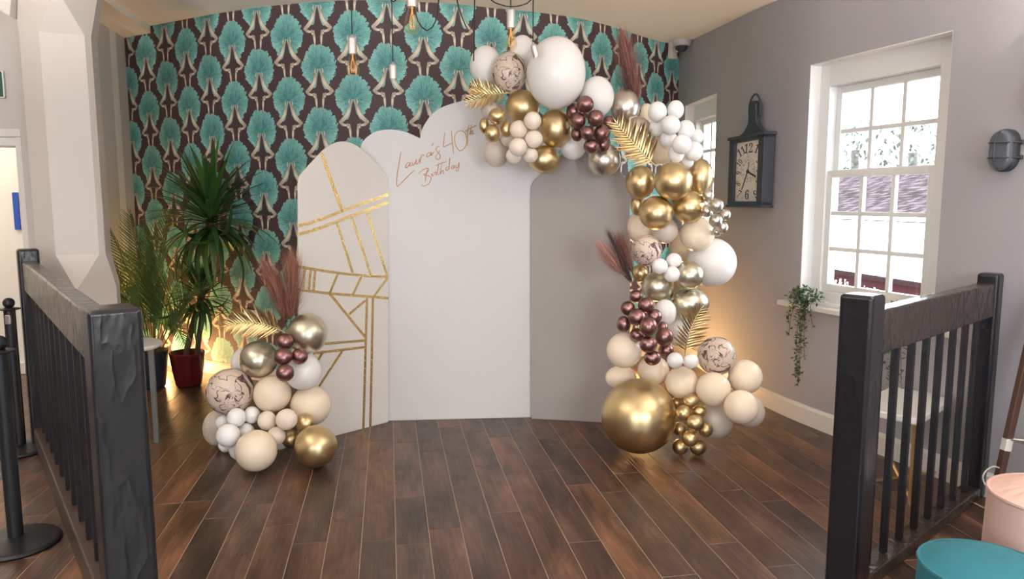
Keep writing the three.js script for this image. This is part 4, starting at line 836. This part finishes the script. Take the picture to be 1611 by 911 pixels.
{
  const w = onWall(1586, 237), o = thing('wall_lamp', 'oval caged bulkhead lamp on the right-hand wall, unlit', 'wall lamp', w.p, w.turn), hw = 0.054, hh = 0.095, im = std([0.07, 0.075, 0.09], 0.45, { metalness: 0.5 });
  const oval = (a, b) => { const s = new THREE.Shape(), r = a; s.absarc(0, b - r, r, 0, Math.PI, false); s.absarc(0, -b + r, r, Math.PI, 2 * Math.PI, false); return s; };
  part('base', new THREE.ExtrudeGeometry(oval(hw, hh), { depth: 0.025, bevelEnabled: true, bevelSize: 0.006, bevelThickness: 0.006, bevelSegments: 2 }).translate(0, 0, 0.006), im, o);
  part('glass', new THREE.ExtrudeGeometry(oval(hw * 0.68, hh * 0.8), { depth: 0.02, bevelEnabled: true, bevelSize: 0.018, bevelThickness: 0.022, bevelSegments: 4 }).translate(0, 0, 0.03), std([0.10, 0.115, 0.14], 0.3), o);
  const c = [tube(Array.from({ length: 24 }, (_, i) => { const a = i / 24 * 6.283, p = new V3(Math.cos(a) * hw * 0.95, Math.sin(a) * hw * 0.95, 0.045); p.y += Math.sign(Math.sin(a)) * (hh - hw) * Math.min(1, Math.abs(Math.sin(a)) * 3); return p; }), 0.005, 64, 6, true)];
  for (const y of [-0.035, 0.035]) c.push(tube([new V3(-hw * 1.3, y, 0.02), new V3(-hw, y, 0.045), new V3(-hw * 0.6, y, 0.09), new V3(0, y, 0.098), new V3(hw * 0.6, y, 0.09), new V3(hw, y, 0.045), new V3(hw * 1.3, y, 0.02)], 0.0045, 24, 6));
  c.push(tube([new V3(0, -hh, 0.03), new V3(0, -hh * 0.8, 0.085), new V3(0, 0, 0.1), new V3(0, hh * 0.8, 0.085), new V3(0, hh, 0.03)], 0.0045, 24, 6));
  part('cage', merge(c), im, o);
  for (const x of [-1, 1]) for (const y of [-0.035, 0.035]) part('lug', mv(rbox(0.03, 0.022, 0.014, 0.004), x * hw * 1.18, y, 0.012), im, o);
}
{
  const h = back.hit(396, 496), t = back.t(h.s), o = thing('wall_socket', 'white double wall socket low on the wallpapered wall', 'wall socket', back.p(h.s).setY(h.y).addScaledVector(back.out(h.s), -0.006), Math.atan2(-t.z, t.x));
  part('plate', rbox(0.15, 0.088, 0.012, 0.004), M.frame, o);
  for (const x of [-0.037, 0.037]) { part('switch', mv(rbox(0.012, 0.018, 0.006, 0.002), x, 0.025, 0.008), M.frame, o); part('slot', mv(merge([mv(box(0.004, 0.009, 0.002), 0, 0.004, 0), mv(box(0.008, 0.004, 0.002), -0.011, -0.016, 0), mv(box(0.008, 0.004, 0.002), 0.011, -0.016, 0)]), x, 0, 0.0065), M.cable, o); }
}

// ------------------------------------------------------------------ balustrades
function balustrade(label, A, B, hN, hF, size, railH, bottomH, count, mat, mRail, mLow = mRail) {
  const d = B.clone().sub(A).setY(0), L = d.length(); d.normalize();
  const o = thing('balustrade', label, 'railing', A, Math.atan2(-d.z, d.x));
  const post = (x, h, s) => { const p = part('newel_post', metreUV(mv(rbox(s, h, s, 0.016, 3), x, h / 2, 0)), mat, o); return p; };
  post(0, hN, size[0]); post(L, hF, size[1]);
  const top = Math.min(hN, hF) - 0.045;
  part('handrail', metreUV(mv(rbox(L - (size[0] + size[1]) / 2 + 0.01, railH, 0.075, 0.012, 3), L / 2, top - railH / 2, 0)), mRail, o);
  part('bottom_rail', metreUV(mv(rbox(L - (size[0] + size[1]) / 2 + 0.01, bottomH - 0.01, 0.085, 0.008, 2), L / 2, bottomH / 2 - 0.005, 0)), mLow, o);
  for (let i = 0; i < count; i++) part('baluster', mv(rbox(0.026, top - railH - bottomH + 0.01, 0.026, 0.003, 1), size[0] / 2 + (L - (size[0] + size[1]) / 2) * (i + 0.7) / (count + 0.4), (top - railH + bottomH) / 2, 0), mat, o);
  return o;
}
balustrade('black painted railing with a scratched thick newel post, at the left', new V3(-0.80, 0, -2.27), new V3(-2.10, 0, -4.72), 1.165, 1.19, [0.14, 0.11], 0.17, 0.13, 12, M.black, M.railTop, M.railBrown);
balustrade('black painted railing with square balusters in front of the right-hand wall', atH(1330, 938, 0), new V3(2.885, 0, -3.10), 1.142, 1.122, [0.118, 0.095], 0.165, 0.07, 8, M.blackR, M.railTop);

// ------------------------------------------------------------------ rope-less barrier posts on the left
function stanchion(label, p, h) {
  const o = thing('barrier_post', label, 'barrier post', p, 0, 'black queue barrier posts');
  part('base', lathe([[0.0005, 0], [0.17, 0], [0.172, 0.01], [0.16, 0.022], [0.05, 0.03], [0.034, 0.04], [0.0005, 0.04]], 40), M.iron, o);
  part('pole', mv(cyl(0.03, 0.03, h - 0.09, 28), 0, (h - 0.09) / 2 + 0.03, 0), M.iron, o);
  part('collar', lathe([[0.0005, h - 0.062], [0.03, h - 0.062], [0.056, h - 0.056], [0.058, h - 0.05], [0.03, h - 0.044], [0.0005, h - 0.044]], 32), M.iron, o);
  part('finial', mv(new THREE.SphereGeometry(0.031, 24, 16), 0, h - 0.018, 0), M.iron, o);
  return o;
}
{
  stanchion('nearer black barrier post with a ball top, at the left edge', atH(26, 856, 0), 0.90);
  const o = stanchion('farther black barrier post with a silver clip, beside the pillar', atH(33, 708, 0), 0.90);
  part('clip', mv(rbox(0.03, 0.055, 0.02, 0.005), 0.006, 0.79, 0.032), M.steel, o);
}

// ------------------------------------------------------------------ things on the left: signs, table
{
  const o = thing('exit_sign', 'green exit sign at the left edge, high on the wall', 'sign', onPlane(-16, 133, new V3(0, 0, PZ), new V3(0, 0, 1)).add(new V3(0, 0, 0.015)));
  part('frame', rbox(0.19, 0.175, 0.02, 0.004), M.frame, o); part('panel', mv(box(0.175, 0.16, 0.004), 0, 0, 0.0105), std([0.01, 0.09, 0.06], 0.4), o);
  const s = one('blue_sign', mv(rbox(0.045, 0.31, 0.02, 0.006), 0, 0, 0), std([0.02, 0.08, 0.42], 0.4), 'narrow blue sign on the white corridor wall', 'sign');
  s.position.copy(onPlane(27, 332, new V3(0, 0, CZ), new V3(0, 0, 1)).add(new V3(0, 0, 0.01)));
  const lamp = thing('unseen_ceiling_lamp', 'unseen round ceiling lamp lighting the corridor', 'lamp', [-3.75, 2.9, -6.1]);  // lamp out of view, placed to brighten the corridor
  part('shade', lathe([[0.0005, -0.06], [0.10, -0.05], [0.15, -0.02], [0.16, 0.05], [0.0005, 0.05]], 32), new THREE.MeshStandardMaterial({ color: 0xffffff, emissive: new THREE.Color().setRGB(1, 0.9, 0.75), emissiveIntensity: 3 }), lamp);
  const l = new THREE.PointLight(new THREE.Color().setRGB(1, 0.9, 0.76), 8, 0, 2); l.position.set(0, -0.14, 0); l.castShadow = true; l.shadow.radius = 4; lamp.add(l);
}
{
  const k = atH(191, 541, 0.62), o = thing('round_table', 'round white topped table behind the left railing', 'table', [k.x, 0, k.z]);
  part('table_top', mv(lathe([[0.0005, -0.026], [0.21, -0.026], [0.22, -0.02], [0.222, -0.006], [0.215, 0], [0.0005, 0]], 56), 0, 0.62, 0), std([0.62, 0.60, 0.57], 0.3), o);
  const e = at(229, 600, k.clone().sub(EYE).dot(FWD) + 0.05), a0 = Math.atan2(e.z - k.z, e.x - k.x), R = 0.165;
  for (let i = 0; i < 3; i++) { const a = a0 + i * 2.094, c = Math.cos(a) * R, s = Math.sin(a) * R; part('leg', bar(new V3(c, 0, s), new V3(c * 0.98, 0.596, s * 0.98), 0.03, 0.03, 0.004), std([0.22, 0.22, 0.21], 0.4, { metalness: 0.6 }), o); }
}

// ------------------------------------------------------------------ potted plants
const leafMat = (r, g, b, ro = 0.42) => new THREE.MeshPhysicalMaterial({ color: new THREE.Color().setRGB(r, g, b), roughness: ro, transmission: ro > 0.65 ? 0.45 : 0.25, thickness: 0 });
const LG = [leafMat(0.04, 0.11, 0.024), leafMat(0.065, 0.155, 0.03), leafMat(0.03, 0.08, 0.02), leafMat(0.16, 0.20, 0.04)];
const FG = [leafMat(0.13, 0.22, 0.045, 0.7), leafMat(0.23, 0.29, 0.06, 0.7), leafMat(0.08, 0.15, 0.035, 0.7)];
const soil = std([0.03, 0.02, 0.014], 0.95);
function pot(o, r, h, m) {
  part('pot', lathe([[0.0005, 0], [r * 0.66, 0], [r * 0.74, 0.01], [r * 0.92, h * 0.55], [r, h * 0.93], [r * 1.02, h - 0.008], [r, h], [r * 0.93, h - 0.004], [r * 0.9, h * 0.8], [0.0005, h * 0.8]], 40), m, o);
  part('soil', mv(new THREE.SphereGeometry(r * 0.88, 24, 10, 0, 6.3, 0, 1.5708).scale(1, 0.12, 1), 0, h * 0.8, 0), soil, o);
}
{
  const P = atH(297, 606, 0), zc = P.clone().sub(EYE).dot(FWD), o = thing('potted_yucca', 'tall yucca with sword leaves in a dark red glossy pot', 'plant', P);
  pot(o, 0.132, 0.275, phys([0.11, 0.008, 0.012], 0.16));
  const Q = (x, y, dz = 0) => at(x, y, zc + dz).sub(P), bark = std([0.15, 0.095, 0.06], 0.85, { bumpMap: rep(plasterBump, 1, 8), bumpScale: 0.008 });
  const trunk = (pts, r) => part('trunk', tube(pts, r, 30, 10), bark, o);
  trunk([Q(291, 566), Q(301, 520), Q(316, 470), Q(328, 440), Q(333, 408)], 0.024); trunk([Q(309, 566), Q(313, 530), Q(317, 500), Q(316, 478)], 0.021);
  const tuft = part('cut_stems', merge(Array.from({ length: 9 }, (_, i) => { const a = i * 0.7; return tube([Q(331, 420), Q(331 + Math.cos(a) * 7, 410 - (i % 3) * 3).add(new V3(0, 0, Math.sin(a) * 0.04)), Q(333 + Math.cos(a) * 10, 395 - (i % 4) * 4).add(new V3(0, 0, Math.sin(a) * 0.05))], 0.006, 8, 6); })), std([0.55, 0.36, 0.15], 0.7), o);
  const BG = [bladeGeo(0.09, 0.3, 0.3, 8, 0.35, 0.5), bladeGeo(0.088, 0.75, 0.25, 9, 0.4, 0.5), bladeGeo(0.09, 1.2, 0.25, 9, 0.4, 0.5), bladeGeo(0.085, 1.75, 0.25, 9, 0.35, 0.5)];
  let n = 0;
  const head = (c, count, l0, l1, up) => {
    for (let i = 0; i < count; i++) {
      const t = (i + 0.5) / count, a = i * 2.399 + rr(-0.2, 0.2), el = 1.35 - t * up + rr(-0.1, 0.1), d = new V3(Math.cos(a) * Math.cos(el), Math.sin(el), Math.sin(a) * Math.cos(el));
      if (d.z < -0.25) d.z *= 0.35; d.normalize();
      const f = new V3(d.x, -0.35 - 0.5 * (1 - t), d.z + 0.02).normalize(), m = part(n ? 'leaf_' + String(n).padStart(3, '0') : 'leaf', BG[Math.min(3, Math.floor(t * 3 + rnd() * 1.2))], LG[rnd() < 0.08 ? 3 : Math.floor(rnd() * 3)], o);
      place(m, c.clone().addScaledVector(d, 0.015).add(new V3(0, (0.5 - t) * 0.14, 0)), d, f, rr(l0, l1)); n++;
    }
  };
  head(Q(332, 350, -0.08), 135, 0.46, 0.66, 1.75);
  head(Q(316, 470, -0.06), 95, 0.28, 0.42, 2.1);
}
{
  const P = atH(241, 609, 0), zc = P.clone().sub(EYE).dot(FWD), o = thing('potted_palm', 'feathery palm in a dark blue pot, lit warmly from behind', 'plant', P);
  pot(o, 0.125, 0.30, phys([0.022, 0.032, 0.045], 0.4));
  const Q = (x, y, dz = 0) => at(x, y, zc + dz).sub(P), PB = [bladeGeo(0.066, 0.5, 0.25, 4, 0.3, 0.5), bladeGeo(0.062, 0.9, 0.25, 4, 0.3, 0.5)], stemM = std([0.16, 0.17, 0.04], 0.5);
  // each frond: foot, bend, tip in the picture; depth of the tip; leaflet length; sag
  const F = [
    [[236, 562], [205, 400], [154, 335], -0.25, 0.15, 0.1], [[234, 562], [195, 440], [164, 418], -0.35, 0.16, 0.25], [[240, 560], [222, 420], [205, 340], 0.1, 0.17, 0.1], [[243, 560], [240, 430], [266, 335], 0.05, 0.17, 0.12],
    [[245, 562], [262, 440], [312, 405], -0.1, 0.17, 0.3], [[240, 562], [215, 470], [176, 462], -0.3, 0.16, 0.35], [[248, 562], [262, 470], [290, 540], -0.3, 0.16, 0.3], [[238, 562], [226, 470], [200, 402], -0.2, 0.18, 0.15],
    [[242, 562], [250, 450], [238, 372], -0.15, 0.18, 0.12], [[246, 562], [275, 470], [330, 450], -0.15, 0.15, 0.35], [[236, 562], [200, 500], [186, 520], -0.35, 0.15, 0.35], [[244, 562], [252, 500], [262, 440], -0.3, 0.15, 0.2],
    [[239, 562], [228, 500], [214, 450], -0.35, 0.15, 0.25], [[237, 562], [190, 420], [158, 385], -0.4, 0.15, 0.2], [[247, 562], [282, 500], [300, 470], -0.4, 0.14, 0.4], [[241, 562], [232, 450], [226, 355], -0.2, 0.16, 0.1], [[246, 562], [290, 430], [352, 432], 0.0, 0.15, 0.4], [[243, 562], [236, 480], [252, 410], -0.3, 0.17, 0.2],
  ];
  F.forEach(([a, b, c, dz, len, sag], i) => {
    const cv = qb(Q(...a), Q(...b, dz * 0.5), Q(...c, dz)), fr = part(i ? 'frond_' + String(i).padStart(3, '0') : 'frond', new THREE.TubeGeometry(cv, 18, 0.0045, 6), stemM, o), gs = [];
    const face = new V3(rr(-0.35, 0.35), 0.55, 0.75).normalize();
    leaflets(cv, face, 24, len * 1.1, 0.33, 0.95, 0.5, (p, d, f, l) => gs.push(place(PB[gs.length % 2], p, d, f, l, l)), sag);
    part('leaflets', merge(gs), FG[i % 3], fr, 'stuff');
  });
}
// unseen warm globe lamps, placed on the floor to light the walls: one behind the plants, one behind the foot of the garland
function unseenGlobeLamp(label, p, power, rgb) {
  const o = thing('unseen_globe_lamp', label, 'lamp', p);
  part('base', lathe([[0.0005, 0], [0.045, 0], [0.045, 0.02], [0.03, 0.03], [0.0005, 0.03]], 28), M.iron, o);
  part('bulb', mv(new THREE.SphereGeometry(0.055, 28, 18), 0, 0.08, 0), new THREE.MeshStandardMaterial({ color: 0xffffff, emissive: new THREE.Color().setRGB(...rgb), emissiveIntensity: 5 }), o);
  const l = new THREE.PointLight(new THREE.Color().setRGB(...rgb), power, 0, 2); l.position.set(0, 0.08, 0); l.castShadow = true; l.shadow.radius = 2.5; o.add(l);
}
unseenGlobeLamp('unseen warm globe lamp on the floor behind the potted plants, lighting the wall', [-1.93, 0, -6.48], 4.4, [1, 0.54, 0.2]);
unseenGlobeLamp('unseen warm globe lamp on the floor behind the garland foot, lighting the wall', [2.12, 0, -5.75], 4.2, [1, 0.56, 0.22]);

function addedUplighter(label, x, z) {                                       // tall uplighter floor lamps added out of view as fill for the ceiling
  const o = thing('added_uplighter_lamp', label, 'floor lamp', [x, 0, z]);
  part('base', lathe([[0.0005, 0], [0.14, 0], [0.14, 0.015], [0.02, 0.03], [0.0005, 0.03]], 32), M.iron, o); part('pole', mv(cyl(0.012, 0.012, 1.8, 12), 0, 0.92, 0), M.iron, o);
  part('lamp_shade', lathe([[0.012, 1.80], [0.08, 1.83], [0.17, 1.92], [0.165, 1.925], [0.075, 1.845], [0.0005, 1.83]], 36), M.iron, o);
  part('bulb', mv(cyl(0.07, 0.07, 0.01, 24), 0, 1.865, 0), new THREE.MeshStandardMaterial({ color: 0xffffff, emissive: new THREE.Color().setRGB(1, 0.85, 0.68), emissiveIntensity: 8 }), o);
  const l = new THREE.SpotLight(new THREE.Color().setRGB(1, 0.90, 0.80), ADDED_UPLIGHT, 0, 1.48, 0.25, 2); l.position.set(0, 1.95, 0); l.target.position.set(0, 4, -0.25); l.castShadow = true; l.shadow.radius = 3; o.add(l); o.add(l.target);
}
addedUplighter('added fill uplighter, out of view near the right-hand wall before the railing', 2.9, -1.35);
addedUplighter('added fill uplighter, out of view on the left beyond the black railing', -2.6, -1.9);

// ------------------------------------------------------------------ trailing plants on the window sill
function trailing(label, s, y, spread, trails, count) {
  const P = right.p(s).addScaledVector(right.out(s), -0.03).setY(y), t = right.t(s), n = right.out(s).negate(), o = thing('trailing_plant', label, 'plant', P, 0, 'trailing plants on the window sill');
  const L = (a, b, c) => t.clone().multiplyScalar(a).add(new V3(0, b, 0)).addScaledVector(n, c), lf = bladeGeo(0.55, 0.5, 0.25, 3, 0.4, 0.25), stems = [], gs = [[], []];
  const leaf = (p) => { const d = new V3(rr(-1, 1), rr(-0.7, 0.6), rr(-1, 1)).addScaledVector(n, 0.5).normalize(); gs[rnd() < 0.5 ? 0 : 1].push(place(lf, p, d, new V3(rr(-1, 1), 1.2, rr(-1, 1)).normalize(), rr(0.018, 0.034))); };
  for (let i = 0; i < count; i++) { const a = rr(0, 6.283), r = Math.sqrt(rnd()); leaf(L(Math.cos(a) * r * spread, 0.03 + Math.abs(Math.sin(a)) * r * 0.085, rr(-0.03, 0.06))); }
  for (const [x, len, k] of trails) {
    const cv = qb(L(x * 0.5, 0.03, 0.0), L(x, 0.02, 0.075), L(x + k, -len, 0.05)); stems.push(new THREE.TubeGeometry(cv, 14, 0.0016, 5));
    for (let i = 0; i < len * 170; i++) leaf(cv.getPoint(rr(0.05, 1)).add(new V3(rr(-0.014, 0.014), 0, rr(-0.014, 0.014))));
  }
  part('stems', merge(stems), std([0.05, 0.09, 0.03], 0.7), o); gs.forEach((g, i) => part('foliage', merge(g), [leafMat(0.035, 0.10, 0.035, 0.6), leafMat(0.08, 0.16, 0.06, 0.6)][i], o, 'stuff'));
}
trailing('green trailing plant hanging from the left end of the window sill', right.hit(1277, 484).s, 0.80, 0.15, [[-0.04, 0.5, 0.03], [0.0, 0.54, 0.0], [0.03, 0.35, 0.02], [-0.08, 0.22, -0.03], [0.08, 0.12, 0.03], [0.02, 0.46, -0.01], [-0.1, 0.14, -0.02]], 260);
trailing('green trailing plant on the sill behind the black railing', right.hit(1425, 480).s, 0.80, 0.16, [[-0.06, 0.3, 0.0], [0.0, 0.42, 0.0], [0.06, 0.36, 0.02], [0.1, 0.2, 0.02], [-0.12, 0.46, -0.02]], 170);

// ------------------------------------------------------------------ side table, poufs, tripod lamp at the right
{
  const h = 0.44, C = atH(1452, 662, h), B = atH(1508, 626, h), A = atH(1424, 604, h); for (const v of [A, B, C]) v.x -= 0.05; const c = A.clone().add(C).multiplyScalar(0.5), e = C.clone().sub(B), W = e.length(), L = A.distanceTo(B); e.normalize();
  const o = thing('side_table', 'small white topped side table with thin gold legs, seen through the right railing', 'table', [c.x, 0, c.z], Math.atan2(-e.z, e.x));
  part('table_top', mv(rbox(W, 0.035, L, 0.008, 2), 0, h - 0.0175, 0), std([0.80, 0.79, 0.77], 0.25), o);
  const x = W / 2 - 0.03, z = L / 2 - 0.03;
  for (const [i, j] of [[-1, -1], [1, -1], [1, 1], [-1, 1]]) part('leg', mv(box(0.014, h - 0.035, 0.014), i * x, (h - 0.035) / 2, j * z), M.gold, o);
  part('stretcher', bar(new V3(-x, 0.03, -z), new V3(x, 0.03, z), 0.012, 0.012, 0.002), M.gold, o); part('stretcher', bar(new V3(-x, 0.03, z), new V3(x, 0.03, -z), 0.012, 0.0115, 0.002), M.gold, o);
}
function pouf(label, p, r, h, rgb, pleats) {
  const o = thing('pouf', label, 'pouf', p), m = new THREE.MeshPhysicalMaterial({ color: new THREE.Color().setRGB(...rgb), roughness: 0.85, sheen: 0.8, sheenColor: new THREE.Color().setRGB(...rgb.map((v) => Math.min(1, v * 1.3 + 0.1))), sheenRoughness: 0.4, bumpMap: plasterBump, bumpScale: 0.003 });
  part('body', lathe([[0.0005, 0], [r * 0.93, 0], [r * 0.985, 0.02], [r * 1.02, h * 0.5], [r, h - 0.03], [r * 0.985, h - 0.015]], 64), m, o);
  const top = lathe(Array.from({ length: 15 }, (_, i) => { const t = i / 14; return [Math.max(0.0005, r * 0.985 * (1 - t)), h - 0.015 + 0.045 * Math.sin(Math.PI * Math.min(1, t * 1.0) * 0.62) - (pleats ? 0.045 * Math.pow(t, 5) : 0)]; }), 96), P = top.attributes.position;
  if (pleats) for (let i = 0; i < P.count; i++) { const x = P.getX(i), z = P.getZ(i), q = Math.hypot(x, z) / r; P.setY(i, P.getY(i) - 0.008 * Math.pow(Math.abs(Math.sin(Math.atan2(z, x) * 12)), 0.5) * Math.sin(Math.PI * q) * 0.9); }
  top.computeVertexNormals(); part('cushion_top', top, m, o);
  part('piping', new THREE.TorusGeometry(r * 0.99, 0.006, 8, 72).rotateX(Math.PI / 2).translate(0, h - 0.015, 0), m, o);
  if (pleats) part('button', mv(new THREE.SphereGeometry(0.018, 16, 10).scale(1, 0.45, 1), 0, h - 0.012, 0), m, o);
}
pouf('round teal velvet pouf, lower of the two at the bottom right', atH(1556, 887, 0.40).setY(0), 0.185, 0.40, [0.02, 0.16, 0.21], false);
pouf('round pale pink velvet pouf with a pleated top at the right edge', atH(1672, 776, 0.53).setY(0), 0.205, 0.53, [0.62, 0.42, 0.37], true);
{
  const A = at(1561, 776, 3.42), B = at(1634, 478, 3.36), o = thing('tripod_lamp', 'dark wooden tripod floor lamp with a metal brace at the right edge', 'floor lamp', [A.x, 0, A.z]), L = (p) => p.clone().sub(o.position);
  A.y = 0.0; const apex = A.clone().add(B.clone().sub(A).multiplyScalar(1.85)), wood = std([0.075, 0.035, 0.024], 0.4);
  const feet = [A, A.clone().add(new V3(0.42, 0, 0.30)), A.clone().add(new V3(0.10, 0, 0.55))];
  feet.forEach((f, i) => { const leg = part('leg', bar(L(f).add(new V3(0, 0.006, 0)), L(apex), 0.034, 0.03), wood, o); if (!i) { const t = f.clone().lerp(apex, 0.185); const d = apex.clone().sub(f).normalize(); part('white_band', bar(L(t.clone().addScaledVector(d, -0.03)), L(t.clone().addScaledVector(d, 0.03)), 0.037, 0.033), std([0.7, 0.68, 0.64], 0.6), leg); } });
  const br = feet.map((f) => L(f.clone().lerp(apex, 0.2)));
  part('brace', merge([rod(br[0], br[1], 0.005), rod(br[1], br[2], 0.005), rod(br[2], br[0], 0.005)]), M.steel, o);
  const sh = L(apex).add(new V3(0, 0.2, 0));  // shade and bulb stand out of view, placed to warm the wall
  part('shade', lathe([[0.22, -0.15], [0.17, 0.15]], 40).translate(sh.x, sh.y, sh.z), new THREE.MeshPhysicalMaterial({ color: new THREE.Color().setRGB(0.85, 0.72, 0.55), roughness: 0.95, transmission: 0.5, thickness: 0, side: THREE.DoubleSide }), o);
  part('bulb', mv(new THREE.SphereGeometry(0.035, 20, 14), sh.x, sh.y, sh.z), new THREE.MeshStandardMaterial({ color: 0xffffff, emissive: new THREE.Color().setRGB(1, 0.62, 0.35), emissiveIntensity: 8 }), o);
  const l = new THREE.PointLight(new THREE.Color().setRGB(1, 0.6, 0.34), 1.6, 0, 2); l.position.copy(sh); l.shadow.radius = 2; l.castShadow = true; o.add(l);
  one('power_cord', tube([[1572, 736], [1562, 734], [1550, 742], [1546, 752], [1551, 764], [1560, 768]].map(([x, y]) => at(x, y, 3.3)).concat([atH(1552, 800, 0.006), atH(1530, 790, 0.006)]), 0.0035, 40, 6), std([0.55, 0.52, 0.48], 0.6), 'pale electric cord looping down beside the tripod lamp', 'cord');
}

// ------------------------------------------------------------------ outside: the building across the street, a tree
{
  const matte = (rgb, o = {}) => new THREE.MeshPhysicalMaterial({ color: new THREE.Color().setRGB(...rgb), roughness: 1, specularIntensity: 0.05, ...o });
  const FX = 9, fp = (x, y, X = FX) => onPlane(x, y, new V3(X, 0, 0), new V3(1, 0, 0)), eave = fp(1385, 337).y, f1 = fp(1385, 440).y, f0 = fp(1385, 470).y, rx = 12.5, ridge = fp(1385, 266, rx).y;
  const z0 = -30, z1 = -3, zl = z1 - z0, zm = (z0 + z1) / 2, GY = -3.0;
  struct('ground_outside', mv(box(14, 0.1, 60), 12.2, GY - 0.05, -12), std([0.18, 0.18, 0.18], 0.9));
  const o = thing('shop_building', 'white rendered building with a tiled roof and dark red shop sign across the street', 'building', [FX, GY, zm]), Y = (y) => y - GY;
  part('wall', mv(box(0.3, Y(eave), zl), 0.15, Y(eave) / 2, 0), std([0.75, 0.73, 0.70], 0.8), o);
  const tiles = rep(dataTex(256, 256, (u, v) => { const r = Math.floor(v * 12), c = (u * 16 + (r % 2) * 0.5) % 1, k = (v * 12) % 1, t = 0.75 + 0.5 * (hash(Math.floor(u * 16 + (r % 2) * 0.5) % 16, r, 5) - 0.5), e = k < 0.12 || c < 0.06 ? 0.55 : 1; return [0.34 * t * e, 0.29 * t * e, 0.30 * t * e]; }, true), 0.5, 0.5);
  const sl = Math.hypot(rx - FX + 0.3, ridge - eave), q = new Quads(), n = new V3(-(ridge - eave), rx - FX + 0.3, 0).normalize();
  q.flat([new V3(-0.3, Y(eave), -zl / 2), new V3(-0.3, Y(eave), zl / 2), new V3(rx - FX, Y(ridge), zl / 2), new V3(rx - FX, Y(ridge), -zl / 2)], n, [[0, 0], [zl, 0], [zl, sl], [0, sl]]);
  q.flat([new V3(-0.3, Y(eave) - 0.12, -zl / 2), new V3(-0.3, Y(eave) - 0.12, zl / 2), new V3(-0.3, Y(eave), zl / 2), new V3(-0.3, Y(eave), -zl / 2)], new V3(-1, 0, 0));
  q.flat([new V3(-0.3, Y(eave) - 0.12, -zl / 2), new V3(-0.3, Y(eave) - 0.12, zl / 2), new V3(rx - FX, Y(ridge) - 0.15, zl / 2), new V3(rx - FX, Y(ridge) - 0.15, -zl / 2)], n.clone().negate());
  part('roof', q.build(), matte([1, 1, 1], { map: tiles }), o);
  part('gutter', mv(box(0.1, 0.1, zl), -0.33, Y(eave) - 0.05, 0), std([0.5, 0.5, 0.5], 0.6), o);
  part('fascia_sign', mv(box(0.16, f1 - f0, zl * 0.9), -0.08, Y((f0 + f1) / 2), 0), matte([0.030, 0.010, 0.011]), o);
  part('sign_cornice', mv(box(0.26, 0.06, zl * 0.9), -0.11, Y(f1) + 0.03, 0), matte([0.02, 0.01, 0.01]), o);
  part('shop_front', mv(box(0.1, Y(f0) - 0.3, zl * 0.9), -0.05, (Y(f0) - 0.3) / 2 + 0.2, 0), matte([0.10, 0.045, 0.02]), o);
  const zs = (x, y) => fp(x, y).z - zm, script = canvasTex(1024, 128, (g, w, h) => { g.clearRect(0, 0, w, h); g.fillStyle = '#e8e2da'; g.font = 'italic 92px serif'; g.textBaseline = 'middle'; g.fillText('es & Jo', 20, 60); g.font = 'italic 60px serif'; g.fillText('Lous Bou', 560, 70); });
  const za = zs(1318, 450), zb = zs(1420, 450), sg = part('sign_lettering', new THREE.PlaneGeometry(Math.abs(zb - za), (f1 - f0) * 0.95), new THREE.MeshStandardMaterial({ map: script, transparent: true, roughness: 0.6 }), o);
  sg.rotation.y = -Math.PI / 2; sg.position.set(-0.166, Y((f0 + f1) / 2), (za + zb) / 2);
  for (const [x, y] of [[1336, 385], [1443, 392]]) { const z = zs(x, y), f = part('window', mv(box(0.06, 0.55, 0.6), -0.02, Y(fp(x, y).y) - 0.1, z), std([0.6, 0.6, 0.6], 0.5), o); part('pane', mv(box(0.02, 0.42, 0.46), -0.055, Y(fp(x, y).y) - 0.1, z), std([0.35, 0.38, 0.4], 0.1), f); }
  for (const [label, x, y, X, r, nn] of [['leafy tree behind the roof across the street, seen left in the window', 1345, 236, 16, 0.9, 260], ['leafy tree behind the roof across the street, seen right in the window', 1436, 240, 16, 0.9, 260]]) {
    const c = fp(x, y, X), t = thing('tree', label, 'tree', [c.x, GY, c.z]), gs = [], lf = bladeGeo(0.6, 0.4, 0.2, 2, 0.4, 0.3);
    part('trunk', tube([new V3(0, 0, 0), new V3(0.1, (c.y - GY) * 0.5, 0.1), new V3(0, c.y - GY, 0)], 0.13, 12, 8), matte([0.1, 0.09, 0.08]), t);
    for (let i = 0; i < nn; i++) { const d = new V3(rr(-1, 1), rr(-1, 1), rr(-1, 1)); if (d.length() > 1) d.normalize(); gs.push(place(lf, d.clone().multiplyScalar(r).add(new V3(0, c.y - GY, 0)), new V3(rr(-1, 1), rr(-1, 1), rr(-1, 1)).normalize(), new V3(0.1, 1, 0.2).normalize(), 0.22)); }
    part('foliage', merge(gs), matte([0.10, 0.11, 0.09]), t, 'stuff');
  }
}
renderer.render(scene, camera);
